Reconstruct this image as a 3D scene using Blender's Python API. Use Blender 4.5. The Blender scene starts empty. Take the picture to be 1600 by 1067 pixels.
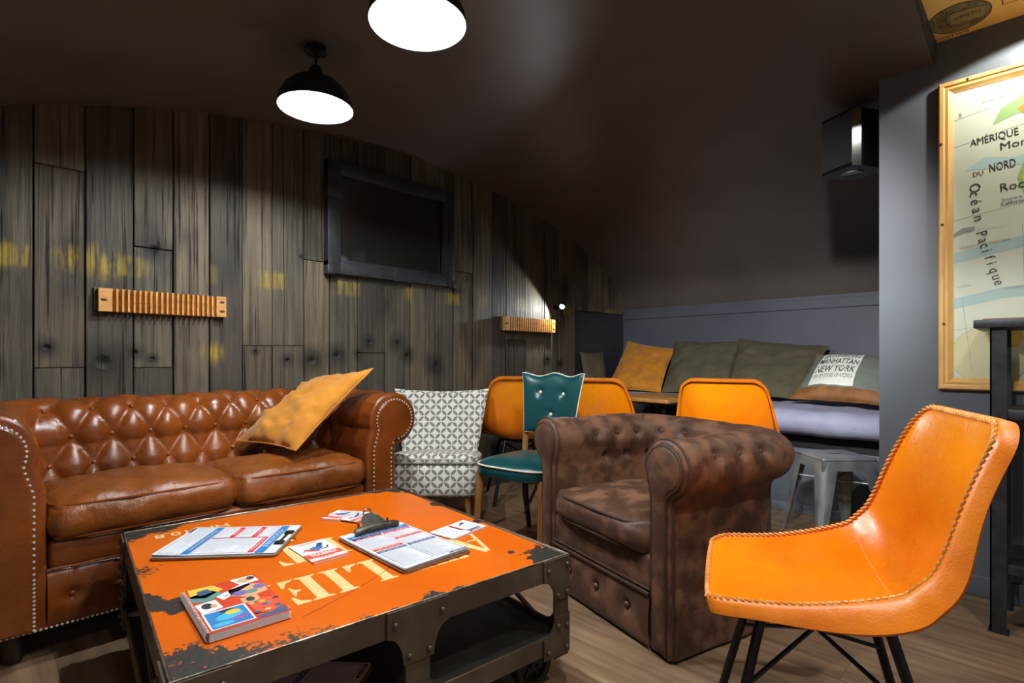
import bpy, bmesh, math, random
from mathutils import Vector, Matrix, noise
random.seed(7)
SC = bpy.context.scene
COL = SC.collection
R = math.radians

# ------------------------------------------------------------------ camera
cam_d = bpy.data.cameras.new('camera'); cam = bpy.data.objects.new('camera', cam_d); COL.objects.link(cam)
cam_d.sensor_width = 36.0; cam_d.lens = 840 / 1600 * 36.0
cam_d.shift_y = 26.5 / 1600
cam_d.clip_start = 0.02
cam.location = (0, 0, 1.0); cam.rotation_euler = (R(90), 0, R(-45))
SC.camera = cam

# ------------------------------------------------------------------ world, exposure
w = bpy.data.worlds.new('world'); SC.world = w; w.use_nodes = True
bg = w.node_tree.nodes['Background']; bg.inputs[0].default_value = (0.82, 0.81, 0.80, 1); bg.inputs[1].default_value = 0.36
SC.view_settings.view_transform = 'Standard'
try: SC.view_settings.look = 'None'
except Exception: pass
SC.view_settings.gamma = 1.0; SC.view_settings.use_curve_mapping = False
SC.view_settings.exposure = 0.0

# ------------------------------------------------------------------ lights outside the frame, with an added fill for the niche
def lamp(kind, name, loc, energy, color=(1, 1, 1), size=0.05, aim=None, **kw):
    d = bpy.data.lights.new(name, kind); o = bpy.data.objects.new(name, d); COL.objects.link(o)
    d.energy = energy; d.color = color; o.location = loc
    if kind == 'AREA': d.size = size
    else: d.shadow_soft_size = size
    for k, v in kw.items(): setattr(d, k, v)
    if aim: o.rotation_euler = (Vector(aim) - Vector(loc)).to_track_quat('-Z', 'Y').to_euler()
    return o
WARM = (1.0, 0.86, 0.66); COOL = (0.93, 0.98, 1.0)
PENDANT_STRENGTH = 3700.0
lamp('SPOT', 'map_wall_spot', (2.76, -0.02, 2.36), 30, (1, 0.97, 0.90), 0.02, (2.86, 0.03, 1.4), spot_size=R(132), spot_blend=0.08)
lamp('SPOT', 'ceiling_downlight', (1.55, -0.35, 2.36), 62, (1, 0.95, 0.86), 0.05, (1.60, 0.25, 0.4), spot_size=R(110), spot_blend=0.5)
lamp('SPOT', 'rear_downlight', (0.25, -0.2, 2.36), 22, (1, 0.95, 0.88), 0.06, (0.55, 1.35, 0.3), spot_size=R(78), spot_blend=0.5)
lamp('SPOT', 'niche_fill_spot', (0.90, 0.33, 2.20), 430, (0.98, 0.97, 1.0), 0.06, (4.3, 1.75, 0.95), spot_size=R(48), spot_blend=0.8)  # added unseen spot that brightens the bench niche from across the room
lamp('SPOT', 'third_pendant_light', (1.0, 0.62, 2.03), 52, (0.97, 0.98, 1.0), 0.05, (1.0, 0.62, 0.0), spot_size=R(148), spot_blend=0.12)

# ------------------------------------------------------------------ helpers
def lin(h):
    h = h.lstrip('#'); o = []
    for i in (0, 2, 4):
        c = int(h[i:i+2], 16) / 255
        o.append(c / 12.92 if c <= 0.04045 else ((c + 0.055) / 1.055) ** 2.4)
    return (o[0], o[1], o[2], 1)

def new_mat(name):
    m = bpy.data.materials.new(name); m.use_nodes = True
    nt = m.node_tree; b = nt.nodes['Principled BSDF']
    return m, nt, b

def N(nt, t, **kw):
    n = nt.nodes.new(t)
    for k, v in kw.items():
        if k.startswith('i_'): n.inputs[int(k[2:])].default_value = v
        else: setattr(n, k, v)
    return n

def L(nt, a, b): nt.links.new(a, b)

def math_n(nt, op, a, b=None, c=None, clamp=False):
    n = nt.nodes.new('ShaderNodeMath'); n.operation = op; n.use_clamp = clamp
    for i, x in enumerate((a, b, c)):
        if x is None: continue
        if isinstance(x, (int, float)): n.inputs[i].default_value = x
        else: nt.links.new(x, n.inputs[i])
    return n.outputs[0]

def mix_c(nt, fac, a, b, blend='MIX'):
    n = nt.nodes.new('ShaderNodeMix'); n.data_type = 'RGBA'; n.blend_type = blend
    for s, x in ((n.inputs[0], fac), (n.inputs[6], a), (n.inputs[7], b)):
        if isinstance(x, (int, float, tuple)): s.default_value = x
        else: nt.links.new(x, s)
    return n.outputs[2]

def ramp(nt, fac, lo, hi, a=0.0, b=1.0):
    n = nt.nodes.new('ShaderNodeMapRange'); n.inputs[1].default_value = lo; n.inputs[2].default_value = hi
    n.inputs[3].default_value = a; n.inputs[4].default_value = b
    nt.links.new(fac, n.inputs[0]); return n.outputs[0]

def coords(nt, stretch=(1, 1, 1), kind='Object', off=(0, 0, 0), rot=(0, 0, 0)):
    t = N(nt, 'ShaderNodeTexCoord'); mp = N(nt, 'ShaderNodeMapping')
    mp.inputs['Scale'].default_value = stretch; mp.inputs['Location'].default_value = off; mp.inputs['Rotation'].default_value = rot
    L(nt, t.outputs[kind], mp.inputs[0]); return mp.outputs[0]

def noise_n(nt, vec, scale, detail=4, rough=0.55):
    n = N(nt, 'ShaderNodeTexNoise'); n.inputs['Scale'].default_value = scale; n.inputs['Detail'].default_value = detail
    n.inputs['Roughness'].default_value = rough; L(nt, vec, n.inputs['Vector']); return n.outputs['Fac']

def bump(nt, b, h, strength=0.3, dist=0.01):
    n = N(nt, 'ShaderNodeBump'); n.inputs['Strength'].default_value = strength; n.inputs['Distance'].default_value = dist
    L(nt, h, n.inputs['Height']); L(nt, n.outputs[0], b.inputs['Normal'])

def M(name, c1, c2=None, scale=6, lo=0.35, hi=0.65, rough=0.5, rough2=None, metal=0.0, bs=0.0, bscale=60, bdist=0.004,
      stretch=(1, 1, 1), spec=0.5, detail=5, sheen=0.0, coat=0.0):
    m, nt, b = new_mat(name)
    b.inputs['Base Color'].default_value = lin(c1); b.inputs['Roughness'].default_value = rough; b.inputs['Metallic'].default_value = metal
    b.inputs['Specular IOR Level'].default_value = spec
    b.inputs['Sheen Weight'].default_value = sheen; b.inputs['Coat Weight'].default_value = coat
    v = coords(nt, stretch)
    if c2:
        f = ramp(nt, noise_n(nt, v, scale, detail), lo, hi)
        L(nt, mix_c(nt, f, lin(c1), lin(c2)), b.inputs['Base Color'])
        if rough2 is not None: L(nt, ramp(nt, f, 0, 1, rough, rough2), b.inputs['Roughness'])
    if bs: bump(nt, b, noise_n(nt, v, bscale, 3), bs, bdist)
    return m

class MB:
    def __init__(s): s.v = []; s.f = []; s.m = []
    def add(s, v, f, mi=0):
        o = len(s.v); s.v += [tuple(p) for p in v]; s.f += [tuple(i + o for i in q) for q in f]; s.m += [mi] * len(f); return s
    def box(s, x0, x1, y0, y1, z0, z1, mi=0, bev=0.0, seg=2, xf=None):
        v = [(x0,y0,z0),(x1,y0,z0),(x1,y1,z0),(x0,y1,z0),(x0,y0,z1),(x1,y0,z1),(x1,y1,z1),(x0,y1,z1)]
        f = [(3,2,1,0),(4,5,6,7),(0,1,5,4),(1,2,6,5),(2,3,7,6),(3,0,4,7)]
        if bev:
            bm = bmesh.new(); vs = [bm.verts.new(p) for p in v]
            for q in f: bm.faces.new([vs[i] for i in q])
            bmesh.ops.bevel(bm, geom=bm.edges[:] + bm.verts[:], offset=bev, segments=seg, affect='EDGES', profile=0.5)
            bm.verts.index_update(); v = [p.co[:] for p in bm.verts]; f = [[p.index for p in q.verts] for q in bm.faces]; bm.free()
        if xf is not None: v = [xf @ Vector(p) for p in v]
        return s.add(v, f, mi)
    def tube(s, pts, r, n=10, mi=0, closed=False, cap=True, flat=1.0):
        pts = [Vector(p) for p in pts]; k = len(pts); rs = r if isinstance(r, (list, tuple)) else [r] * k
        ring = []; t0 = None; u = None
        for i, p in enumerate(pts):
            if closed: t = (pts[(i+1) % k] - pts[i-1]).normalized()
            else: t = (pts[min(i+1, k-1)] - pts[max(i-1, 0)]).normalized()
            if u is None:
                a = Vector((0, 0, 1)) if abs(t.z) < 0.9 else Vector((1, 0, 0)); u = (a - t * a.dot(t)).normalized()
            else:
                u = (u - t * u.dot(t)); u = u.normalized() if u.length > 1e-6 else t.orthogonal().normalized()
            w_ = t.cross(u)
            ring.append([p + (u * math.cos(2*math.pi*j/n) + w_ * math.sin(2*math.pi*j/n) * flat) * rs[i] for j in range(n)])
        v = [q for rr in ring for q in rr]; f = []
        for i in range(k if closed else k - 1):
            a = i * n; b = ((i + 1) % k) * n
            for j in range(n): f.append((a+j, a+(j+1) % n, b+(j+1) % n, b+j))
        if cap and not closed: f += [tuple(range(n))[::-1], tuple(range((k-1)*n, k*n))]
        return s.add(v, f, mi)
    def grid(s, fn, nu, nv, mi=0, flip=False, wu=False, wv=False):
        v = [fn(i / nu, j / nv) for j in range(nv + (0 if wv else 1)) for i in range(nu + (0 if wu else 1))]
        W = nu + (0 if wu else 1); H = nv + (0 if wv else 1); f = []
        for j in range(nv):
            for i in range(nu):
                a, b = i, (i + 1) % W; c, d = j % H, (j + 1) % H
                q = (c*W+a, c*W+b, d*W+b, d*W+a); f.append(q[::-1] if flip else q)
        return s.add(v, f, mi)
    def lathe(s, prof, n=32, c=(0, 0, 0), mi=0, xf=None):
        v = [(c[0] + r*math.cos(2*math.pi*i/n), c[1] + r*math.sin(2*math.pi*i/n), c[2] + z) for r, z in prof for i in range(n)]
        if xf is not None: v = [xf @ Vector(p) for p in v]
        f = [(j*n+i, j*n+(i+1) % n, (j+1)*n+(i+1) % n, (j+1)*n+i) for j in range(len(prof)-1) for i in range(n)]
        return s.add(v, f, mi)
    def ball(s, c, r, n=10, sc=(1, 1, 1), mi=0, rot=None):
        v = []; f = []; h = n // 2 + 1
        for j in range(h + 1):
            for i in range(n):
                a = math.pi * j / h; b = 2 * math.pi * i / n
                p = Vector((r*sc[0]*math.sin(a)*math.cos(b), r*sc[1]*math.sin(a)*math.sin(b), r*sc[2]*math.cos(a)))
                if rot is not None: p = rot @ p
                v.append(Vector(c) + p)
        for j in range(h):
            for i in range(n): f.append((j*n+i, (j+1)*n+i, (j+1)*n+(i+1) % n, j*n+(i+1) % n))
        return s.add(v, f, mi)
    def poly(s, pts, mi=0): return s.add(pts, [tuple(range(len(pts)))], mi)
    def prism(s, pts, d, mi=0):
        """polygon pts (3-D) extruded by vector d"""
        n = len(pts); d = Vector(d); v = [Vector(p) for p in pts] + [Vector(p) + d for p in pts]
        f = [tuple(range(n))[::-1], tuple(range(n, 2*n))] + [(i, (i+1) % n, n+(i+1) % n, n+i) for i in range(n)]
        return s.add(v, f, mi)
    def disp(s, fn): s.v = [tuple(fn(Vector(p))) for p in s.v]; return s
    def build(s, name, mats, parent=None, smooth=True, angle=40, uv=False, loc=None, weld=False, kind=None):
        me = bpy.data.meshes.new(name); me.from_pydata(s.v, [], s.f); me.update()
        mats = mats if isinstance(mats, (list, tuple)) else [mats]
        for m in mats: me.materials.append(m)
        if len(mats) > 1: me.polygons.foreach_set('material_index', s.m)
        bm = bmesh.new(); bm.from_mesh(me)
        if weld: bmesh.ops.remove_doubles(bm, verts=bm.verts, dist=1e-5)
        bmesh.ops.recalc_face_normals(bm, faces=bm.faces); bm.to_mesh(me); bm.free()
        if uv:
            lay = me.uv_layers.new(name='box')
            for p in me.polygons:
                n = p.normal; ax = max(range(3), key=lambda k: abs(n[k]))
                for li in p.loop_indices:
                    c = me.vertices[me.loops[li].vertex_index].co
                    lay.data[li].uv = ((c.y, c.z), (c.x, c.z), (c.x, c.y))[ax]
        if smooth:
            me.polygons.foreach_set('use_smooth', [True] * len(me.polygons))
            try: me.set_sharp_from_angle(angle=R(angle))
            except Exception: pass
        o = bpy.data.objects.new(name, me); COL.objects.link(o)
        if loc: o.location = loc
        if parent: o.parent = parent
        if kind: o['kind'] = kind
        return o

def thing(name, label, cat, loc=(0, 0, 0), rz=0.0, group=None):
    o = bpy.data.objects.new(name, None); COL.objects.link(o); o.location = loc; o.rotation_euler = (0, 0, rz)
    o.empty_display_size = 0.05
    o['label'] = label; o['category'] = cat
    if group: o['group'] = group
    return o
def tag(o, label, cat, group=None):
    o['label'] = label; o['category'] = cat
    if group: o['group'] = group
    return o
def struct(o): o['kind'] = 'structure'; return o
def copy_part(o, loc, parent, rot=None):
    c = o.copy(); COL.objects.link(c); c.location = loc; c.parent = parent
    if rot is not None: c.rotation_euler = rot
    return c
def copy_tree(root, loc, rz, label):
    r = root.copy(); COL.objects.link(r); r.location = loc; r.rotation_euler = (0, 0, rz); r['label'] = label
    for ch in list(root.children):
        c = ch.copy(); COL.objects.link(c); c.parent = r
        for g in list(ch.children):
            d = g.copy(); COL.objects.link(d); d.parent = c
    return r

def cr(pts, n):
    """Catmull-Rom through pts, n samples per span"""
    P = [Vector(p) for p in pts]; P = [2*P[0]-P[1]] + P + [2*P[-1]-P[-2]]; out = []
    for i in range(1, len(P) - 2):
        for k in range(n):
            t = k / n; a, b, c, d = P[i-1:i+3]
            out.append(0.5*((2*b) + (c-a)*t + (2*a-5*b+4*c-d)*t*t + (3*b-a-3*c+d)*t**3))
    out.append(P[-2]); return out
def cr_at(pts, t):
    P = [Vector(p) for p in pts]; P = [2*P[0]-P[1]] + P + [2*P[-1]-P[-2]]
    n = len(P) - 3; x = min(max(t, 0), 1) * n; i = min(int(x), n - 1); t = x - i
    a, b, c, d = P[i:i+4]
    return 0.5*((2*b) + (c-a)*t + (2*a-5*b+4*c-d)*t*t + (3*b-a-3*c+d)*t**3)

_txt = {}
def text_geo(s, bold=0.0):
    k = (s, bold)
    if k not in _txt:
        cu = bpy.data.curves.new('t', 'FONT'); cu.body = s; cu.size = 1.0; cu.resolution_u = 2; cu.offset = bold
        ob = bpy.data.objects.new('t', cu); COL.objects.link(ob)
        dg = bpy.context.evaluated_depsgraph_get()
        me = bpy.data.meshes.new_from_object(ob.evaluated_get(dg))
        vs = [(v.co.x, v.co.y) for v in me.vertices]; fs = [tuple(p.vertices) for p in me.polygons]
        bpy.data.objects.remove(ob); bpy.data.curves.remove(cu); bpy.data.meshes.remove(me)
        if vs:
            x0 = min(v[0] for v in vs); x1 = max(v[0] for v in vs); y0 = 0.0; y1 = max(v[1] for v in vs)
            vs = [(x - x0, y) for x, y in vs]
            _txt[k] = (vs, fs, x1 - x0, y1)
        else: _txt[k] = ([], [], 0, 1)
    return _txt[k]

class Decal:
    """flat printed layout on a plane given by origin, right, up and normal"""
    def __init__(s, o=(0, 0, 0), r=(1, 0, 0), u=(0, 1, 0), n=(0, 0, 1), fn=None):
        s.o, s.r, s.u, s.n = Vector(o), Vector(r), Vector(u), Vector(n); s.mb = MB(); s.fn = fn
    def p(s, x, y, h):
        if s.fn: return s.fn(x, y, h)
        return s.o + s.r*x + s.u*y + s.n*h
    def rect(s, x0, y0, x1, y1, mi, h=0.0004): s.mb.poly([s.p(x0,y0,h), s.p(x1,y0,h), s.p(x1,y1,h), s.p(x0,y1,h)], mi); return s
    def frame(s, x0, y0, x1, y1, t, mi, h=0.0004):
        s.rect(x0,y0,x1,y0+t,mi,h); s.rect(x0,y1-t,x1,y1,mi,h); s.rect(x0,y0,x0+t,y1,mi,h); s.rect(x1-t,y0,x1,y1,mi,h); return s
    def poly(s, pts, mi, h=0.0004): s.mb.poly([s.p(x, y, h) for x, y in pts], mi); return s
    def text(s, t, x, y, size, mi, h=0.0008, width=None, align='l', ang=0.0, bold=0.0, cond=None):
        vs, fs, tw, th = text_geo(t, bold)
        if not vs: return s
        k = size / 0.70; kx = k
        if width: kx = width / tw
        if cond: kx = k * cond
        if align == 'c': x -= tw * kx / 2 * math.cos(ang); y -= tw * kx / 2 * math.sin(ang)
        ca, sa = math.cos(ang), math.sin(ang)
        s.mb.add([s.p(x + a*kx*ca - b*k*sa, y + a*kx*sa + b*k*ca, h) for a, b in vs], fs, mi); return s
    def ellipse(s, cx, cy, a, b, mi, h=0.0004, n=28, rot=0.0, a0=0, a1=2*math.pi):
        return s.poly([(cx + a*math.cos(t)*math.cos(rot) - b*math.sin(t)*math.sin(rot), cy + a*math.cos(t)*math.sin(rot) + b*math.sin(t)*math.cos(rot))
                       for t in [a0 + (a1-a0)*i/n for i in range(n)]], mi, h)
    def line(s, pts, wd, mi, h=0.0006):
        for a, b in zip(pts, pts[1:]):
            a = Vector(a); b = Vector(b); d = (b-a); 
            if d.length < 1e-6: continue
            q = Vector((-d.y, d.x)).normalized() * wd / 2
            s.poly([tuple(a-q), tuple(b-q), tuple(b+q), tuple(a+q)], mi, h)
        return s
    def build(s, name, mats, parent): return s.mb.build(name, mats, parent, smooth=False)

# ------------------------------------------------------------------ materials
def leather(name, c1, c2, c3, rough=0.33, scale=3.5, crease=0.25, coat=0.0, wrinkle=0.0):
    m, nt, b = new_mat(name); v = coords(nt)
    f = ramp(nt, noise_n(nt, v, scale, 5), 0.33, 0.68); c = mix_c(nt, f, lin(c1), lin(c2))
    wv = N(nt, 'ShaderNodeTexVoronoi'); wv.feature = 'DISTANCE_TO_EDGE'; wv.inputs['Scale'].default_value = 11
    nn = N(nt, 'ShaderNodeTexNoise'); nn.inputs['Scale'].default_value = 6; L(nt, v, nn.inputs['Vector'])
    mv = N(nt, 'ShaderNodeVectorMath'); mv.operation = 'MULTIPLY_ADD'; L(nt, nn.outputs['Color'], mv.inputs[0]); mv.inputs[1].default_value = (0.35, 0.35, 0.35); L(nt, v, mv.inputs[2])
    L(nt, mv.outputs[0], wv.inputs['Vector'])
    ck = math_n(nt, 'MULTIPLY', ramp(nt, wv.outputs['Distance'], 0.0, 0.035, 1, 0), ramp(nt, noise_n(nt, v, 4.5, 2), 0.52, 0.66))
    c = mix_c(nt, math_n(nt, 'MULTIPLY', ck, crease), c, lin(c3)); L(nt, c, b.inputs['Base Color'])
    L(nt, ramp(nt, noise_n(nt, v, 9, 4), 0.3, 0.7, rough - 0.06, rough + 0.12), b.inputs['Roughness'])
    b.inputs['Coat Weight'].default_value = coat; b.inputs['Coat Roughness'].default_value = 0.2
    h = math_n(nt, 'ADD', noise_n(nt, v, 22, 4), math_n(nt, 'MULTIPLY', noise_n(nt, v, 260, 2), 0.25))
    if wrinkle: h = math_n(nt, 'ADD', h, math_n(nt, 'MULTIPLY', noise_n(nt, coords(nt, (15, 15, 7)), 1.0, 3), wrinkle))
    bump(nt, b, h, 0.22 if not wrinkle else 0.4, 0.008 if not wrinkle else 0.012)
    return m

SOFA = leather('cognac_leather', '#7f4012', '#57290b', '#a96a30', 0.25, 3.0, 0.22)
SEATL = leather('seat_cognac_leather', '#834716', '#5d300d', '#b0743a', 0.32, 3.5, 0.3, wrinkle=1.6)
ORANGE = leather('orange_leather', '#e88a08', '#cf5a04', '#ee9f30', 0.22, 1.7, 0.10, 0.25)
ORANGE_SEAT = ORANGE
ORANGE_EDGE = leather('orange_leather_edge', '#dd7a10', '#cb640a', '#e5a04a', 0.36, 6.0, 0.2)
STITCH = M('orange_leather_thong', '#e3a255', '#c87828', 40, rough=0.4)
SUEDE = M('brown_microfibre', '#452a19', '#6b4730', 11, 0.45, 0.60, rough=0.55, rough2=0.75, bs=0.25, bscale=240, bdist=0.003, sheen=0.03)
SUEDE_P = M('brown_microfibre_piping', '#33200f', '#432818', 9, rough=0.65)
MUSTARD = M('mustard_linen', '#bb7a10', '#a5660a', 7, rough=0.85, bs=0.3, bscale=320, bdist=0.002, sheen=0.2)
OLIVE = M('olive_cotton', '#565038', '#474330', 7, rough=0.9, bs=0.25, bscale=300, bdist=0.002)
GREYG = M('grey_green_cotton', '#6f756a', '#5f665c', 7, rough=0.85, bs=0.2, bscale=300, bdist=0.002)
BROWNP = M('brown_suede_band', '#8a5a2c', '#6d431d', 12, rough=0.7, bs=0.2, bscale=200, bdist=0.002)
LAV = M('lavender_cotton', '#9b9db2', '#8c8ea4', 5, rough=0.75, bs=0.15, bscale=200, bdist=0.002)
CHAR = M('charcoal_cotton', '#2c2d32', '#3c3d43', 8, rough=0.85, bs=0.2, bscale=200, bdist=0.002)
TEAL = M('teal_vinyl', '#0d494d', '#0e3e42', 5, rough=0.32, bs=0.05, bscale=300, bdist=0.001)
CREAM = M('cream_piping', '#ddd6c2', rough=0.5)
WOODL = M('honey_wood', '#9a6a35', '#7a4f24', 6, stretch=(12, 12, 1.2), rough=0.4, bs=0.1, bscale=30)
WOODD = M('dark_wood', '#2a1c12', '#1a110b', 6, stretch=(12, 12, 1.2), rough=0.4)
PINE = M('pine_frame', '#d9ae6a', '#c2914c', 3, stretch=(10, 3, 1.2), rough=0.45, bs=0.08, bscale=40)
BLOCK = M('mould_wood', '#cb9449', '#ab7638', 8, stretch=(1, 8, 8), rough=0.5, bs=0.2, bscale=60)
BLOCKD = M('mould_grain', '#5e3815', '#3b220c', 30, rough=0.7)
TTOP = M('table_top_wood', '#9c6f3d', '#80552b', 6, stretch=(1.5, 12, 12), rough=0.35)
GUN = M('gunmetal_steel', '#4f453a', '#6a5d4e', 7, 0.45, 0.75, rough=0.40, rough2=0.52, metal=0.45, bs=0.12, bscale=50, bdist=0.003)
GUNB = M('bright_worn_edge', '#8d8579', '#4a4238', 30, rough=0.35, metal=0.9)
BLACKM = M('black_steel', '#101011', '#1b1b1c', 20, rough=0.35, metal=0.4)
NAILM = M('pale_nailhead_metal', '#cfcabb', rough=0.3, metal=0.35)
CHROME = M('bright_steel', '#b9b9b5', rough=0.18, metal=1.0)
GALV = M('galvanised_steel', '#8f9595', '#aab0af', 9, rough=0.36, rough2=0.48, metal=0.6, bs=0.08, bscale=60)
RACKM = M('grey_black_steel', '#2a2a2d', '#3a3a3e', 25, rough=0.45, metal=0.5, bs=0.15, bscale=160, bdist=0.001)
PAPER = M('white_paper', '#c9cdd3', rough=0.75)
BOARD = M('hardboard', '#8a5a2a', '#70461e', 20, rough=0.5)
INKB = M('blue_ink', '#1470b0', rough=0.6); INKR = M('red_ink', '#c9231d', rough=0.6); INKG = M('grey_ink', '#8a8f98', rough=0.6)
INKN = M('navy_ink', '#1f4a72', rough=0.6); INKK = M('black_ink', '#15161a', rough=0.6); INKW = M('white_ink', '#d5d9de', rough=0.6)
INKO = M('orange_ink', '#e0491c', rough=0.6); INKC = M('cyan_ink', '#3fa6cf', rough=0.6); INKT = M('tan_ink', '#c99a6a', rough=0.6)
INKP = M('violet_ink', '#6a5a9a', rough=0.6); INKY = M('yellow_ink', '#e0b23a', rough=0.6); INKM = M('teal_ink', '#4a7d78', rough=0.6)
CAST = M('cast_clip_metal', '#5a5a50', '#3f3f38', 40, 0.4, 0.7, rough=0.4, metal=0.85, bs=0.2, bscale=80)
STENCIL = M('cream_stencil_paint', '#dcbc80', '#cda866', 12, 0.45, 0.8, rough=0.45)
BLACKP = M('black_plastic', '#0d0d0e', rough=0.18)
RUBBER = M('black_rubber', '#141311', '#221f1b', 12, rough=0.6)
def emis(name, col, s):
    m, nt, b = new_mat(name); b.inputs['Base Color'].default_value = (0.9, 0.9, 0.9, 1)
    b.inputs['Emission Color'].default_value = (*col, 1); b.inputs['Emission Strength'].default_value = s; return m
BULB = emis('lit_bulb', COOL, PENDANT_STRENGTH)
MINI = emis('lit_spot_lens', (0.9, 0.98, 1.0), 60)
SHADE_IN = M('pale_grey_enamel', '#6e6e6c', rough=0.5); SHADE_OUT = M('black_enamel', '#0f0f10', rough=0.5)

# plank wall -----------------------------------------------------------------
KNOTS = [(0.422,0.985,.07),(0.225,1.048,.03),(0.545,1.031,.03),(0.62,1.00,.02),(1.426,0.989,.06),(1.581,1.02,.055),(1.802,1.104,.035),(2.096,1.022,.045),
         (2.02,1.10,.05),(0.624,1.536,.045),(2.34,0.95,.06),(1.10,1.04,.02),(1.28,0.99,.03),(1.73,1.03,.03),(3.55,0.985,.035),(3.72,0.95,.03),(1.36,1.60,.015),(2.62,1.60,.02),(0.02,0.95,.05)]
HOLES = [(k[0], k[1]) for k in KNOTS[:1] + KNOTS[4:9] + KNOTS[9:10] + KNOTS[14:16]]
def blobs(nt, vec, pts, soft=1.0):
    out = None
    for x, z, r in pts:
        d = N(nt, 'ShaderNodeVectorMath'); d.operation = 'DISTANCE'; L(nt, vec, d.inputs[0]); d.inputs[1].default_value = (x, 0, z)
        s = ramp(nt, d.outputs['Value'], r * 0.35, r * (1 + soft), 1, 0)
        out = s if out is None else math_n(nt, 'MAXIMUM', out, s)
    return out
def plank_mat(i, c1, c2):
    m, nt, b = new_mat('charred_plank_wood' + ('' if i == 0 else '_%d' % i)); t = N(nt, 'ShaderNodeTexCoord')
    P = t.outputs['Object']
    def st(sc, off):
        mp = N(nt, 'ShaderNodeMapping'); mp.inputs['Scale'].default_value = sc; mp.inputs['Location'].default_value = off; L(nt, P, mp.inputs[0]); return mp.outputs[0]
    g = noise_n(nt, st((42, 42, 1.6), (i*7.3, 0, i*3.1)), 1.0, 6, 0.6)
    big = noise_n(nt, st((3.2, 3.2, 1.6), (i*5.1, 0, 0)), 1.0, 4)
    c = mix_c(nt, ramp(nt, g, 0.30, 0.70), lin(c1), lin(c2))
    c = mix_c(nt, ramp(nt, big, 0.52, 0.70, 0, 0.75), c, lin('#15130f'))
    crack = ramp(nt, noise_n(nt, st((60, 60, 0.9), (i*2.2, 3, 0)), 1.0, 5, 0.65), 0.36, 0.42, 1, 0)
    c = mix_c(nt, math_n(nt, 'MULTIPLY', crack, ramp(nt, big, 0.38, 0.52)), c, lin('#0c0a08'))
    # worn yellow paint band, about 10 cm high
    sep = N(nt, 'ShaderNodeSeparateXYZ'); L(nt, P, sep.inputs[0])
    band = math_n(nt, 'MULTIPLY', ramp(nt, sep.outputs[2], 1.385, 1.405), ramp(nt, sep.outputs[2], 1.475, 1.50, 1, 0))
    patch = ramp(nt, noise_n(nt, st((4.5, 4.5, 0.01), (0.15, 0, 0)), 1.0, 1), 0.50, 0.60)
    streak = ramp(nt, noise_n(nt, st((50, 50, 5), (9, 0, 0)), 1.0, 4), 0.40, 0.58)
    c = mix_c(nt, math_n(nt, 'MULTIPLY', math_n(nt, 'MULTIPLY', band, patch), math_n(nt, 'MULTIPLY', streak, 0.7)), c, lin('#8f7a22'))
    yb = blobs(nt, P, [(0.89, 1.03, .05), (0.40, 1.44, .07), (0.045, 1.44, .06)], 0.6)
    # yellow blots: position plane of the wall face
    fl = N(nt, 'ShaderNodeCombineXYZ'); L(nt, sep.outputs[0], fl.inputs[0]); L(nt, sep.outputs[2], fl.inputs[2])
    yb = blobs(nt, fl.outputs[0], [(0.89, 1.03, .05), (0.42, 1.445, .07), (0.30, 1.45, .05), (0.045, 1.44, .06)], 0.5)
    c = mix_c(nt, math_n(nt, 'MULTIPLY', yb, math_n(nt, 'MULTIPLY', streak, 0.75)), c, lin('#9a8424'))
    wob = noise_n(nt, st((14, 14, 9), (0, 0, 0)), 1.0, 3)
    kn = blobs(nt, fl.outputs[0], [(x, z, r_*1.5) for x, z, r_ in KNOTS], 0.3)
    c = mix_c(nt, math_n(nt, 'MULTIPLY', math_n(nt, 'MULTIPLY', kn, ramp(nt, wob, 0.2, 0.6, 0.5, 1)), 0.9), c, lin('#0d0b09'))
    core = blobs(nt, fl.outputs[0], [(x, z, r_*.28) for x, z, r_ in KNOTS], 0.7)
    c = mix_c(nt, core, c, lin('#040303'))
    L(nt, c, b.inputs['Base Color']); b.inputs['Roughness'].default_value = 0.62
    b.inputs['Specular IOR Level'].default_value = 0.35
    h = math_n(nt, 'SUBTRACT', math_n(nt, 'SUBTRACT', g, math_n(nt, 'MULTIPLY', crack, 0.8)), math_n(nt, 'MULTIPLY', core, 1.2))
    bump(nt, b, h, 0.6, 0.014)
    return m
PL = [plank_mat(0, '#37332a', '#5e5648'), plank_mat(1, '#443d31', '#6d614e'), plank_mat(2, '#2e2a25', '#4c463b'), plank_mat(3, '#3d372d', '#5d5343')]

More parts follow.
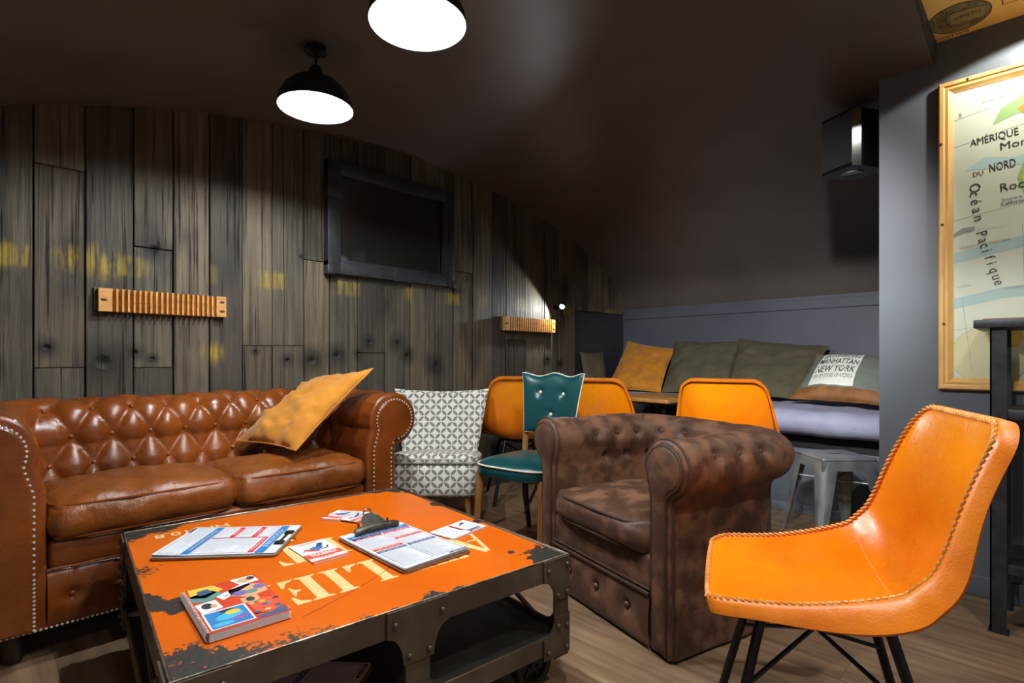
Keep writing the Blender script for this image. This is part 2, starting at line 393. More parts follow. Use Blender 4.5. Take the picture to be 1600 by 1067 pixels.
def floor_mat():
    m, nt, b = new_mat('oak_laminate'); t = N(nt, 'ShaderNodeTexCoord'); P = t.outputs['Object']
    mp = N(nt, 'ShaderNodeMapping'); mp.inputs['Rotation'].default_value = (0, 0, R(90)); L(nt, P, mp.inputs[0])
    br = N(nt, 'ShaderNodeTexBrick'); br.offset = 0.37; br.inputs['Scale'].default_value = 1.0; br.inputs['Brick Width'].default_value = 1.25; br.inputs['Row Height'].default_value = 0.19
    br.inputs['Mortar Size'].default_value = 0.0012; br.inputs['Color1'].default_value = (0, 0, 0, 1); br.inputs['Color2'].default_value = (1, 1, 1, 1); br.inputs['Mortar'].default_value = (0.5, 0.5, 0.5, 1)
    L(nt, mp.outputs[0], br.inputs['Vector'])
    tone = br.outputs['Color']
    ad = N(nt, 'ShaderNodeVectorMath'); ad.operation = 'MULTIPLY_ADD'; L(nt, tone, ad.inputs[0]); ad.inputs[1].default_value = (7, 3, 5); L(nt, P, ad.inputs[2])
    mp2 = N(nt, 'ShaderNodeMapping'); mp2.inputs['Scale'].default_value = (26, 1.7, 1); L(nt, ad.outputs[0], mp2.inputs[0])
    g = noise_n(nt, mp2.outputs[0], 1.0, 6, 0.6)
    mp3 = N(nt, 'ShaderNodeMapping'); mp3.inputs['Scale'].default_value = (6, 0.9, 1); L(nt, ad.outputs[0], mp3.inputs[0])
    wv = N(nt, 'ShaderNodeTexWave'); wv.wave_type = 'RINGS'; wv.inputs['Scale'].default_value = 1.4; wv.inputs['Distortion'].default_value = 7; wv.inputs['Detail'].default_value = 3; L(nt, mp3.outputs[0], wv.inputs['Vector'])
    c = mix_c(nt, ramp(nt, g, 0.34, 0.66), lin('#5f4a37'), lin('#957a60'))
    c = mix_c(nt, math_n(nt, 'MULTIPLY', wv.outputs['Fac'], 0.35), c, lin('#6a5139'))
    c = mix_c(nt, ramp(nt, tone, 0, 1, 0, 0.35), c, lin('#7d664e'))
    c = mix_c(nt, math_n(nt, 'MULTIPLY', br.outputs['Fac'], 0.7), c, lin('#3b2d20'))
    L(nt, c, b.inputs['Base Color']); b.inputs['Roughness'].default_value = 0.42
    bump(nt, b, math_n(nt, 'SUBTRACT', g, br.outputs['Fac']), 0.1, 0.003)
    return m
FLOOR = floor_mat()
CEIL = M('dark_brown_ceiling_paint', '#524c47', '#5a544e', 2.2, rough=0.42, bs=0.05, bscale=30)
WALLG = M('blue_grey_wall_paint', '#565c62', '#51575e', 2.0, rough=0.5, bs=0.1, bscale=35, bdist=0.003)
WALLN = M('slate_niche_paint', '#53555f', '#4c4e58', 2.0, rough=0.5, bs=0.1, bscale=35, bdist=0.003)
DARKW = M('dark_slate_paint', '#2b2d31', rough=0.55)

# ------------------------------------------------------------------ room shell
VAULT = [(-2.2,0.9),(-1.4,1.45),(-.6,1.80),(0,2.03),(.176,2.10),(.52,2.2),(.88,2.28),(1.4,2.355),(2.0,2.39),(2.456,2.375),(2.857,2.325),(3.27,2.25),(3.944,2.08),(4.6,1.75),(4.80,1.47)]
def vault_z(x):
    for (a, za), (b, zb) in zip(VAULT, VAULT[1:]):
        if a <= x <= b: return za + (zb - za) * (x - a) / (b - a)
    return VAULT[0][1] if x < VAULT[0][0] else VAULT[-1][1]
vp = cr([(x, 0, z) for x, z in VAULT], 6)
mb = MB(); mb.box(-2.6, 5.0, -2.4, 3.7, -0.06, 0.0)
struct(mb.build('floor', FLOOR, smooth=False))
# vault: inner skin plus 8 cm thickness, with its end face over the front room
mb = MB(); n = len(vp); y0, y1 = 0.365, 3.40
ins = [(p.x, p.z) for p in vp]; outs = [(p.x, p.z + 0.10) for p in vp]
v = [(x, y0, z) for x, z in ins] + [(x, y1, z) for x, z in ins] + [(x, y0, z) for x, z in outs] + [(x, y1, z) for x, z in outs]
f = []
for i in range(n - 1):
    f += [(i, i+1, n+i+1, n+i), (2*n+i, 3*n+i, 3*n+i+1, 2*n+i+1), (i, 2*n+i, 2*n+i+1, i+1)]
mb.add(v, f)
struct(mb.build('ceiling', CEIL, angle=60))
mb = MB(); ends = [(p.x, y0 - 0.012, p.z) for p in vp]; tops = [(p.x, y0 - 0.012, 2.47) for p in vp]
mb.add(ends + tops + [(a, b + 0.011, c) for a, b, c in ends + tops], [(i, i+1, n+i+1, n+i) for i in range(n-1)] + [(i, 2*n+i, 2*n+i+1, i+1) for i in range(n-1)])
struct(mb.build('trim_1', DARKW, smooth=False))

# flat papered ceiling over the front of the room
PAPERC = M('aged_yellow_paper', '#e3b866', '#edc679', 3, rough=0.6)
mb = MB(); mb.box(-2.2, 3.02, -2.4, y0 - 0.013, 2.39, 2.45)
cl = struct(mb.build('ceiling_papered', PAPERC, smooth=False)); cl.name = 'ceiling_front'
OLV1 = M('olive_print', '#4e4526', '#75683c', 60, rough=0.6); OLV2 = M('light_olive_print', '#8f8050', '#776a40', 80, rough=0.6); SEPIA = M('sepia_print', '#3a2410', rough=0.6)
D = Decal((2.84, 0.262, 2.39), (0, 1, 0), (1, 0, 0), (0, 0, -1))
D.ellipse(0, 0, .102, .118, 2, 0.0006, 40); D.ellipse(0, 0, .098, .114, 0, 0.0012, 40)
D.poly([(-.075,.05),(-.085,-.03),(-.05,-.045),(.02,-.05),(.03,.03),(.0,.05)], 1, 0.0018)
D.poly([(-.03,.052),(.04,.056),(.09,.02),(.075,.075),(.02,.108),(-.03,.1)], 1, 0.0018)
D.line([(.03,.056),(.042,-.01),(.03,-.09)], .004, 2, .0022); D.line([(-.09,-.03),(-.02,-.06),(.04,-.055),(.09,-.03)], .003, 2, .0022)
D.line([(.055,.09),(.075,.03),(.07,-.05),(.06,-.09)], .005, 1, .0022); D.line([(-.088,.055),(-.03,.054),(.04,.058)], .003, 2, .0022)
D.line([(-.05,.075),(-.01,.065),(.02,.07),(.03,.09)], .005, 2, .0022)
D.text('DERBY', -.068, -.018, .024, 2, .0026, width=.085)
D.text('BALLON CUIR', -.02, .125, .022, 2, .0006, width=.19)
D.text('LA CAFETIERE', .16, -.42, .03, 2, .0006, width=.3); D.frame(-.30, -.08, -.13, .02, .004, 2, .0006); D.text('LUXE', -.285, -.06, .05, 2, .0006, width=.13)
D.text('SPORT', -.6, -.5, .08, 2, .0006, width=.4); D.text('PARIS', -.9, 0.0, .06, 2, .0006, width=.3)
D.build('printed_ball_advert', [OLV1, OLV2, SEPIA], cl)

# plank wall
WX = [-2.3,-2.12,-1.93,-1.77,-1.58,-1.40,-1.23,-1.04,-.87,-.70,-.52,-.35,-.17,.0,.181,.358,.54,.706,.872,1.033,1.194,1.379,1.539,1.724,1.92,2.122,2.329,2.504,2.691,2.891,3.047,3.272,3.515,3.705,3.935,4.14,4.37,4.59,4.85]
JO = {.181:[1.851,.958], .54:[1.54,.954], 1.033:[1.07], 1.194:[1.073], 1.724:[1.035], 1.379:[1.585], 2.504:[1.647], 1.92:[0.6], 3.047:[1.15]}
mb = MB(); rnd = random.Random(3); YW = 3.12
mb2 = MB()
for a, b in zip(WX, WX[1:]):
    tgt = mb if a < 3.9 else mb2; bot = 0.10 if a < 3.9 else 1.45
    zs = [bot] + sorted(JO.get(a, [])) + [vault_z((a+b)/2) + 0.16]
    for z0, z1 in zip(zs, zs[1:]):
        pr = rnd.uniform(0, .012); mi = rnd.choice([0, 0, 1, 1, 2, 3])
        g = rnd.uniform(.0015, .004)
        tgt.box(a + g, b - g, YW - pr, YW + .10, z0 + .0012, z1 - .0012, mi, bev=.003, seg=1)
struct(mb.build('wall_left', PL, smooth=False)); struct(mb2.build('wall_left_upper', PL, smooth=False))
mb = MB(); mb.box(-2.3, 3.93, YW + .03, YW + .24, 0, 2.5); struct(mb.build('wall_left_backing', DARKW, smooth=False)).name = 'wall_backing'
mb = MB(); mb.box(-2.3, 3.93, YW - .022, YW + .03, 0, .095, bev=.004); struct(mb.build('baseboard_left', M('grey_baseboard', '#4d4a46', rough=.5), smooth=False))

# map wall, niche
mb = MB(); mb.box(3.0, 3.12, -2.4, .565, 0, 2.47); mb.box(3.12, 4.9, .44, .565, 0, 2.47)
struct(mb.build('wall_right', WALLG, smooth=False))
mb = MB(); mb.box(2.985, 3.0, -2.4, .545, 0, .085, bev=.003); struct(mb.build('baseboard_right', WALLG, smooth=False))
mb = MB(); mb.box(4.78, 4.9, .565, 3.50, 0, 1.6); mb.box(4.765, 4.781, .565, 3.14, 1.40, 1.475, bev=.003)
struct(mb.build('wall_back', WALLN, smooth=False))
mb = MB(); mb.box(3.94, 4.9, 3.14, 3.3, 0, 1.75); struct(mb.build('wall_end', DARKW, smooth=False))

# ------------------------------------------------------------------ framed dark pane in the plank wall
wf = thing('window_1', 'dark glazed pane in riveted black steel frame, set in the plank wall', 'window', (1.985, YW - .012, 1.515)); wf['kind'] = 'structure'
DG, nt, b = new_mat('dark_glass'); b.inputs['Base Color'].default_value = lin('#242220'); b.inputs['Roughness'].default_value = .04; b.inputs['Specular IOR Level'].default_value = 1.0
b.inputs['Coat Weight'].default_value = .6; b.inputs['Coat Roughness'].default_value = .03
FRM = M('black_riveted_steel', '#36373b', '#424347', 14, rough=.42, metal=.5, bs=.12, bscale=70)
mb = MB(); W2 = .485; HH = .69; t = .085
mb.box(-W2, W2, -.05, .02, 0, t, bev=.006); mb.box(-W2, W2, -.05, .02, HH - t, HH, bev=.006)
mb.box(-W2, -W2 + t, -.0505, .02, 0, HH, bev=.006); mb.box(W2 - t, W2, -.0505, .02, 0, HH, bev=.006)
for x0, x1, z0, z1 in ((-.03,.03,-.004,t+.004), (-W2-.006,-W2+t+.006,.46,.55), (-W2-.006,-W2+.05,-.006,.05), (W2-.05,W2+.006,-.006,.05)):
    mb.box(x0, x1, -.058, 0, z0, z1, bev=.004)
mb.box(-W2+t-.004, W2-t+.004, -.04, -.028, t-.012, t+.006, bev=.003); mb.box(W2-t-.014, W2-t, -.044, -.02, t, HH-t, bev=.003)
fr = mb.build('window_frame', FRM, wf)
mb = MB(); mb.box(-W2+.04, W2-.04, -.012, .01, .04, HH-.04); mb.build('pane', DG, wf, smooth=False)
mb = MB()
for i in range(9):
    for z in (.018, t - .018):
        mb.ball((-W2+.03+i*(2*W2-.06)/8, -.052, z), .006, 6)
for i in range(1, 6):
    for x in (-W2+.02, -W2+t-.016, W2-.02, W2-t+.016): mb.ball((x, -.052, i*.115), .006, 6)
mb.build('rivet_row', FRM, fr)

# ------------------------------------------------------------------ ribbed wooden moulds on the planks
def mould(name, label, x0, x1, z0, z1, nr):
    r = thing(name, label, 'wall decoration', ((x0+x1)/2, YW - .012, (z0+z1)/2), 0, 'ribbed wooden moulds on the plank wall')
    Wd = (x1-x0)/2; H = (z1-z0)/2; th = .045; e = .045
    prof = [(-Wd, -th), (-Wd+e, -th)]; L_ = 2*Wd-2*e
    for i in range(nr):
        a = -Wd+e+L_*i/nr; w_ = L_/nr
        for k in range(9):
            q = k/8; prof.append((a + w_*(.26+.68*q), -th + .030*math.sin(math.pi*q)**.7))
        prof.append((a+w_, -th))
    prof += [(Wd, -th)]
    mb = MB(); pts = [(x, y, -H) for x, y in prof] + [(Wd, -.012, -H), (-Wd, -.012, -H)]
    k = len(pts); v = pts + [(x, y, H) for x, y, _ in pts]
    f = [(i, (i+1) % k, k+(i+1) % k, k+i) for i in range(k)] + [tuple(range(k)), tuple(range(k, 2*k))]
    mb.add(v, f); mb.build('ribbed_block', BLOCK, r, angle=35)
    mb = MB(); mb.box(-Wd-.012, Wd+.004, -.012, .0, -H+.004, H+.004); mb.build('backing_board', M('grey_weathered_board', '#5b564a', '#48443a', 8, rough=.7), r, smooth=False)
    for x, z in ((-Wd+.02, 0), (Wd-.02, H*.45), (Wd-.02, -H*.45)):
        mb = MB(); mb.ball((0, 0, 0), .008, 10, (1.6, .4, .8)); mb.build('bolt_slot', BLOCKD, r, loc=(x, -th, z))
mould('ribbed_mould', 'long ribbed wooden mould hanging on the planks above the leather sofa', .40, .937, 1.217, 1.323, 20)
mould('ribbed_mould', 'ribbed wooden mould lit by the small wall spotlight, above the teal chair', 2.99, 3.60, 1.225, 1.337, 20)

# small wall spotlight
sp = thing('wall_spotlight', 'small lit spotlight on the planks beside the shorter ribbed mould', 'lamp', (3.62, YW - .01, 1.455))
mb = MB(); q = Vector((-.80, -.42, -.42)).to_track_quat('Z', 'Y').to_matrix().to_4x4(); q.translation = (0.01, -.10, 0)
mb.lathe([(.0,-.05),(.016,-.05),(.02,-.045),(.022,.0),(.024,.012),(.021,.012),(.019,.0)], 20, xf=q); mb.build('lamp_head', BLACKM, sp)
mb = MB(); mb.lathe([(0,.008),(.012,.0075),(.0195,.004)], 20, xf=q); mb.build('lens', MINI, sp)
mb = MB(); mb.tube([(0.03, 0, .0), (.03, -.06, .0), (.02, -.095, .005)], .006, 8); mb.lathe([(0,0),(.025,0),(.025,.01),(0,.01)], 20, xf=Matrix.Translation((.03,0,0)) @ Matrix.Rotation(R(90),4,'X')); mb.build('wall_bracket', BLACKM, sp)
lamp('SPOT', 'wall_spot_beam', Vector(sp.location) + Vector((-.02, -.118, -.012)), 16, (.92, .98, 1), .012, Vector(sp.location) + Vector((-.75, -.06, -.40)), spot_size=R(140), spot_blend=.25)

# ------------------------------------------------------------------ pendants
def pendant(label, x, y, z, ceil):
    r = thing('pendant_lamp', label, 'lamp', (x, y, z), 0, 'white lit dome pendants over the coffee table')
    mb = MB(); mb.lathe([(.150,0),(.152,.003),(.148,.03),(.13,.07),(.095,.105),(.05,.125),(.03,.13),(.028,.16),(.018,.175),(.0,.176)], 48); mb.build('lamp_shade', SHADE_OUT, r)
    mb = MB(); mb.lathe([(.150,0.0),(.146,.003),(.143,.03),(.125,.067),(.09,.10),(.045,.118),(.0,.12)], 48); mb.build('shade_lining', SHADE_IN, r)
    mb = MB(); mb.ball((0, 0, .040), .022, 16); mb.build('bulb', BULB, r)
    mb = MB(); mb.tube([(0,0,.17),(0,0,ceil - z)], .004, 8); mb.build('cord', BLACKM, r)
    mb = MB(); mb.lathe([(0,0),(.045,0),(.045,-.02),(.02,-.03),(0,-.03)], 24, (0, 0, ceil - z)); mb.build('ceiling_rose', BLACKM, r)
pendant('nearer lit white pendant lamp over the middle of the orange coffee table', .98, 1.396, 2.045, vault_z(.98))
pendant('farther lit white pendant lamp, hanging nearer the plank wall above the sofa edge', 1.01, 2.17, 2.045, vault_z(1.01))

# ------------------------------------------------------------------ chesterfield builder
def u_path(xl, xr, yb, rc, step):
    pts = []
    def seg(p, q, nrm):
        d = math.dist(p, q); k = max(2, int(d/step))
        for i in range(k): pts.append((p[0]+(q[0]-p[0])*i/k, p[1]+(q[1]-p[1])*i/k, nrm[0], nrm[1]))
    def arc(c, a0, a1):
        k = max(6, int(abs(a1-a0)*rc/step) + 5)
        for i in range(k):
            a = a0+(a1-a0)*i/k; pts.append((c[0]+rc*math.cos(a), c[1]+rc*math.sin(a), math.cos(a), math.sin(a)))
    seg((xl, 0), (xl, yb-rc), (-1, 0)); arc((xl+rc, yb-rc), math.pi, math.pi/2)
    seg((xl+rc, yb), (xr-rc, yb), (0, 1)); arc((xr-rc, yb-rc), math.pi/2, 0)
    seg((xr, yb-rc), (xr, 0), (1, 0)); pts.append((xr, 0, 1, 0))
    s = 0; out = []
    for i, p in enumerate(pts):
        if i: s += math.dist(p[:2], pts[i-1][:2])
        out.append((*p, s))
    return out
def section(z0, zi, oc, zc, r, out, zbot, step, lean=.012):
    raw = [(0, z0), (0, z0+(zi-z0)*.5), (lean*.4, zi)]
    a0 = math.pi - math.asin(min(.9, max(-.9, 0))); arcp = []
    for i in range(29):
        a = R(200) + (R(-62)-R(200))*i/28; arcp.append((oc + r*math.cos(a), zc + r*math.sin(a)))
    raw = [(0, z0), (0, zc - r*1.0)] + arcp + [(out+.004, zc - r*1.02), (out, zc - r*1.25), (out, zbot)]
    pts = []
    for a, b in zip(raw, raw[1:]):
        d = math.dist(a, b); k = max(1, int(round(d/step)))
        for i in range(k): pts.append((a[0]+(b[0]-a[0])*i/k, a[1]+(b[1]-a[1])*i/k))
    pts.append(raw[-1]); t = 0; res = []
    for i, p in enumerate(pts):
        if i: t += math.dist(p, pts[i-1])
        a = pts[max(i-1, 0)]; b = pts[min(i+1, len(pts)-1)]; d = math.hypot(b[0]-a[0], b[1]-a[1]) or 1
        res.append((p[0], p[1], -(b[1]-a[1])/d, (b[0]-a[0])/d, t))
    return res
def sweep(mb, path, sec, disp, bev=.015):
    rows = []
    for (x, y, nx, ny, s) in path:
        row = []
        for (o, z, no, nz, t) in sec:
            h = disp(s, t, x, y) if disp else 0
            oo = o + no*h; row.append((x + nx*oo, y + ny*oo, z + nz*h))
        rows.append(row)
    def capring(p, row_sign, inset, fwd):
        x, y, nx, ny, s = p; return [(x + nx*(o - no*inset), y - fwd, max(z - nz*inset, sec[-1][1])) for (o, z, no, nz, t) in sec]
    K = len(sec)
    a = [capring(path[0], 1, bev*(1-math.cos(q)), bev*math.sin(q)) for q in (R(90), R(60), R(30))]
    b = [capring(path[-1], 1, bev*(1-math.cos(q)), bev*math.sin(q)) for q in (R(30), R(60), R(90))]
    allr = a + rows + b; v = [p for r_ in allr for p in r_]; f = []
    for i in range(len(allr)-1):
        for j in range(K-1): f.append((i*K+j, i*K+j+1, (i+1)*K+j+1, (i+1)*K+j))
    f.append(tuple(range(K))); f.append(tuple(range((len(allr)-1)*K, len(allr)*K))[::-1])
    mb.add(v, f)
def outline(path_pt, sec, inset, y, lo=None):
    x, yy, nx, ny, s = path_pt
    pts = [(x + nx*(o - no*inset), y, z - nz*inset) for (o, z, no, nz, t) in sec]
    return pts
def cushion_box(x0, x1, y0, y1, z0, z1, r, n=14, crown=.03, bulge=.012, wr=.004, seed=0, cr_xy=None):
    """rounded cushion made from six face grids"""
    mb = MB(); cx, cy, cz = (x0+x1)/2, (y0+y1)/2, (z0+z1)/2; hx, hy, hz = (x1-x0)/2, (y1-y0)/2, (z1-z0)/2
    def mp(p):
        q = Vector((p[0]*hx, p[1]*hy, p[2]*hz)); ri = Vector((max(hx-r, 0), max(hy-r, 0), max(hz-r, 0)))
        if cr_xy:
            rx, ry = max(hx-cr_xy, 0), max(hy-cr_xy, 0); c2 = Vector((min(max(q.x,-rx),rx), min(max(q.y,-ry),ry)))
            d2 = Vector((q.x, q.y)) - c2
            if abs(d2.x) > 1e-9 and abs(d2.y) > 1e-9:
                m = max(abs(d2.x), abs(d2.y)); d2 = d2.normalized()*m
            q.x, q.y = c2.x + d2.x, c2.y + d2.y
        c = Vector((min(max(q.x, -ri.x), ri.x), min(max(q.y, -ri.y), ri.y), min(max(q.z, -ri.z), ri.z)))
        d = q - c
        if d.length > 1e-9: q = c + d.normalized() * min(d.length, max(abs(d.x), abs(d.y), abs(d.z))) if r > 0 else q
        a, bb, g = q.x/hx, q.y/hy, q.z/hz
        if g > 0: q.z += crown * max(0, 1-a*a) ** .6 * max(0, 1-bb*bb) ** .6 * g
        k = max(0, 1 - g*g)
        q.x += bulge * k * max(0, (abs(a)-.6)/.4) * (1 if a > 0 else -1); q.y += bulge * k * max(0, (abs(bb)-.6)/.4) * (1 if bb > 0 else -1)
        P = Vector((cx, cy, cz)) + q
        if wr: P += Vector((noise.noise(P*9+Vector((seed, 0, 0))), noise.noise(P*9+Vector((0, seed, 5))), noise.noise(P*Vector((16, 16, 5)).length*.45+Vector((3, seed, 0))))) * wr
        return P
    E = [2*i/n-1 for i in range(n+1)]
    for ax in range(3):
        for sg in (-1, 1):
            def fn(u, v_, ax=ax, sg=sg):
                a, bb = 2*u-1, 2*v_-1
                p = [0, 0, 0]; p[ax] = sg; p[(ax+1) % 3] = a; p[(ax+2) % 3] = bb; return mp(p)
            mb.grid(fn, n, n)
    return mb

# ------------------------------------------------------------------ leather sofa
def build_sofa():
    r = thing('chesterfield_sofa', 'cognac leather two-seat sofa with deep-buttoned back, against the plank wall', 'sofa', (0.17, 2.352, 0))
    xl, xr, yb = 0.0, 1.17, .455
    path = u_path(xl, xr, yb, .055, .0105)
    sec = section(.30, .5, .152, .695, .135, .165, .105, .0105)
    S = path[-1][4]; sA = yb - .055; sB = S - sA
    A, B = .135, .118; t_mid = next(t for (o, z, no, nz, t) in sec if z > .565)
    s_mid = S/2
    def pq(s, t):
        a = (s - s_mid)/A; b_ = (t - t_mid)/B
        return (a + b_)/1.0*.5*1.0 + 0, (b_ - a)*.5
    t_hi = next(t for (o, z, no, nz, t) in sec if o > .12 and z > .8) + .05
    def disp(s, t, x, y):
        # diamond lattice with buttons at lattice points; creases run along the diagonals
        p = (s - s_mid)/A + (t - t_mid)/(2*B); q = (s - s_mid)/A - (t - t_mid)/(2*B)
        c = (abs(math.sin(math.pi*p)) * abs(math.sin(math.pi*q)))
        fs = min(1, max(0, (s - sA + .12)/.10)) * min(1, max(0, (sB + .12 - s)/.10))
        ft = min(1, max(0, (t - .10)/.10)) * min(1, max(0, (t_hi + .03 - t)/.12))
        h = .028*(c ** .36) - .010
        base = .010*noise.noise(Vector((s*5, t*5, 1.7)))
        arm = 1 - fs
        pl = 0
        if t > .36 and arm > .2:     # gathered pleats where the arm rolls over, towards the front
            fr = min(s, S - s); pl = -.006*arm*max(0, 1 - fr/.16)*abs(math.sin((t)*math.pi/.062))**.5
        return h*fs*ft + base + pl
    mb = MB(); sweep(mb, path, sec, disp, .018); mb.build('upholstered_body', SOFA, r, angle=70)
    # buttons
    bt = MB(); bt.ball((0, 0, 0), .0095, 10, (1, 1, .65)); proto = None
    def at_st(s, t):
        i = min(range(len(path)), key=lambda k: abs(path[k][4]-s)); j = min(range(len(sec)), key=lambda k: abs(sec[k][4]-t))
        x, y, nx, ny, _ = path[i]; o, z, no, nz, _ = sec[j]; h = disp(path[i][4], sec[j][4], x, y) + .004
        oo = o + no*h; return Vector((x+nx*oo, y+ny*oo, z+nz*h)), Vector((nx*no, ny*no, nz))
    for m in range(-4, 5):
        for k in range(-9, 10):
            s = s_mid + A*k/2; t = t_mid + B*m
            if (k + m) % 2: continue
            # lattice points need p and q integer
            p = (s - s_mid)/A + (t - t_mid)/(2*B); q = (s - s_mid)/A - (t - t_mid)/(2*B)
            if abs(p-round(p)) > .01 or abs(q-round(q)) > .01: continue
            if not (sA - .06 < s < sB + .06 and .16 < t < t_hi - .02): continue
            P, nn = at_st(s, t); rot = nn.to_track_quat('Z', 'Y').to_euler()
            if proto is None: proto = bt.build('button', SOFA, r, loc=P); proto.rotation_euler = rot
            else: copy_part(proto, P, r, rot)
    # front arm panels with nailheads
    for pt in (path[0], path[-1]):
        keep = [q for q in sec if not (q[0] < .05 and q[1] < .31)]
        ol = outline(pt, sec, .034, -.026); base = outline(pt, sec, .034, -.016)
        ol = [(x, y, max(z, .115)) for x, y, z in ol]; base = [(x, y, max(z, .115)) for x, y, z in base]
        nx = pt[2]
        ins = outline(pt, sec, .042, -.031); ins = [(x, y, max(z, .122)) for x, y, z in ins]
        low = lambda q, z: [(q[0][0], q[0][1], z)] + q
        ol, base, ins = low(ol, .115), low(base, .115), low(ins, .122); k = len(ol)
        mb = MB(); mb.add(base + ol + ins, [(i, i+1, k+i+1, k+i) for i in range(k-1)] + [(k+i, k+i+1, 2*k+i+1, 2*k+i) for i in range(k-1)] + [(0, k-1, 2*k-1, k), (k, 2*k-1, 3*k-1, 2*k), tuple(range(2*k, 3*k))])
        # leg of the panel below the seat, on the inner side
        ap = mb.build('arm_panel', SOFA, r, angle=22)
        mb = MB(); mb.box(min(pt[0], pt[0]+nx*.165), max(pt[0], pt[0]+nx*.165), -.017, .05, .105, .32, bev=.008); mb.build('arm_base', SOFA, ap)
        mb = MB(); acc = 0; last = None; L_ = [(x, y-.003, z) for x, y, z in ol[1:]]
        full = [(L_[0][0], L_[0][1], .12 + .0135*i) for i in range(int((L_[0][2]-.12)/.0135))] + L_
        for p in full:
            if last is None or math.dist(p, last) >= .0130: mb.ball(p, .0048, 6, (1, .7, 1)); last = p
        mb.build('nailhead_trim', NAILM, ap)
    # base front, band, cushions
    mb = MB()
    def bf(u, v_):
        x = xl + (xr-xl)*u; z = .105 + .19*v_; d = 0
        for i in range(9):
            xx = xl + .065 + i*.13; rr = math.hypot((x-xx)*.8, z-.205); d += .016*math.exp(-(rr/.022)**2) + .006*math.exp(-((x-xx)/.006)**2)
        return (x, -.004 - .022*math.sin(math.pi*v_)**.5 + d, z)
    mb.grid(bf, 150, 24); mb.box(xl, xr, 0, .44, .105, .29); mb.build('base_front', SOFA, r, angle=60)
    for i in range(9): copy_part(proto, (xl+.065+i*.13, -.010, .205), r, (R(90), 0, 0))
    mb = MB()
    for i in range(int(1.5/.0135)): mb.ball((xl - .165 + i*.0135, -.018, .112), .0046, 6, (1, .7, 1))
    mb.build('nailhead_trim', NAILM, r)
    mb = MB(); mb.box(xl+.002, xr-.002, -.012, .44, .29, .395, bev=.022, seg=4); mb.build('seat_platform', SOFA, r)
    mb = MB(); mb.tube([(xl + (xr-xl)*i/40, -.018, .302 + .001*math.sin(i*1.7)) for i in range(41)], .0045, 8); mb.build('piping', SOFA, r)
    for i, (a, b_) in enumerate(((.008, .582), (.588, 1.160))):
        c = cushion_box(a, b_, -.03, .452, .392, .512, .028, 30, .045, .014, .010, i*3.3, .05); cu = c.build('seat_cushion', SEATL, r, angle=80, weld=True)
        for z in (.507, .398):
            mb = MB(); pts = []
            hx, hy = (b_-a)/2+.002, .243; cx, cy = (a+b_)/2, .211
            for k in range(64):
                th = 2*math.pi*k/64; q = 7
                x = abs(math.cos(th))**(2/q)*math.copysign(1, math.cos(th)); y = abs(math.sin(th))**(2/q)*math.copysign(1, math.sin(th))
                pts.append((cx+hx*x, cy+hy*y, z + .004*noise.noise(Vector((cx+x, y, i)))))
            mb.tube(pts, .0045, 6, closed=True); mb.build('piping', SOFA, cu)
    for x, y in ((-.08, .06), (1.25, .06), (-.08, .58), (1.25, .58)):
        mb = MB(); mb.lathe([(0,0),(.022,0),(.03,.03),(.034,.107),(0,.107)], 16); mb.build('foot', WOODD, r, loc=(x, y, 0))
build_sofa()

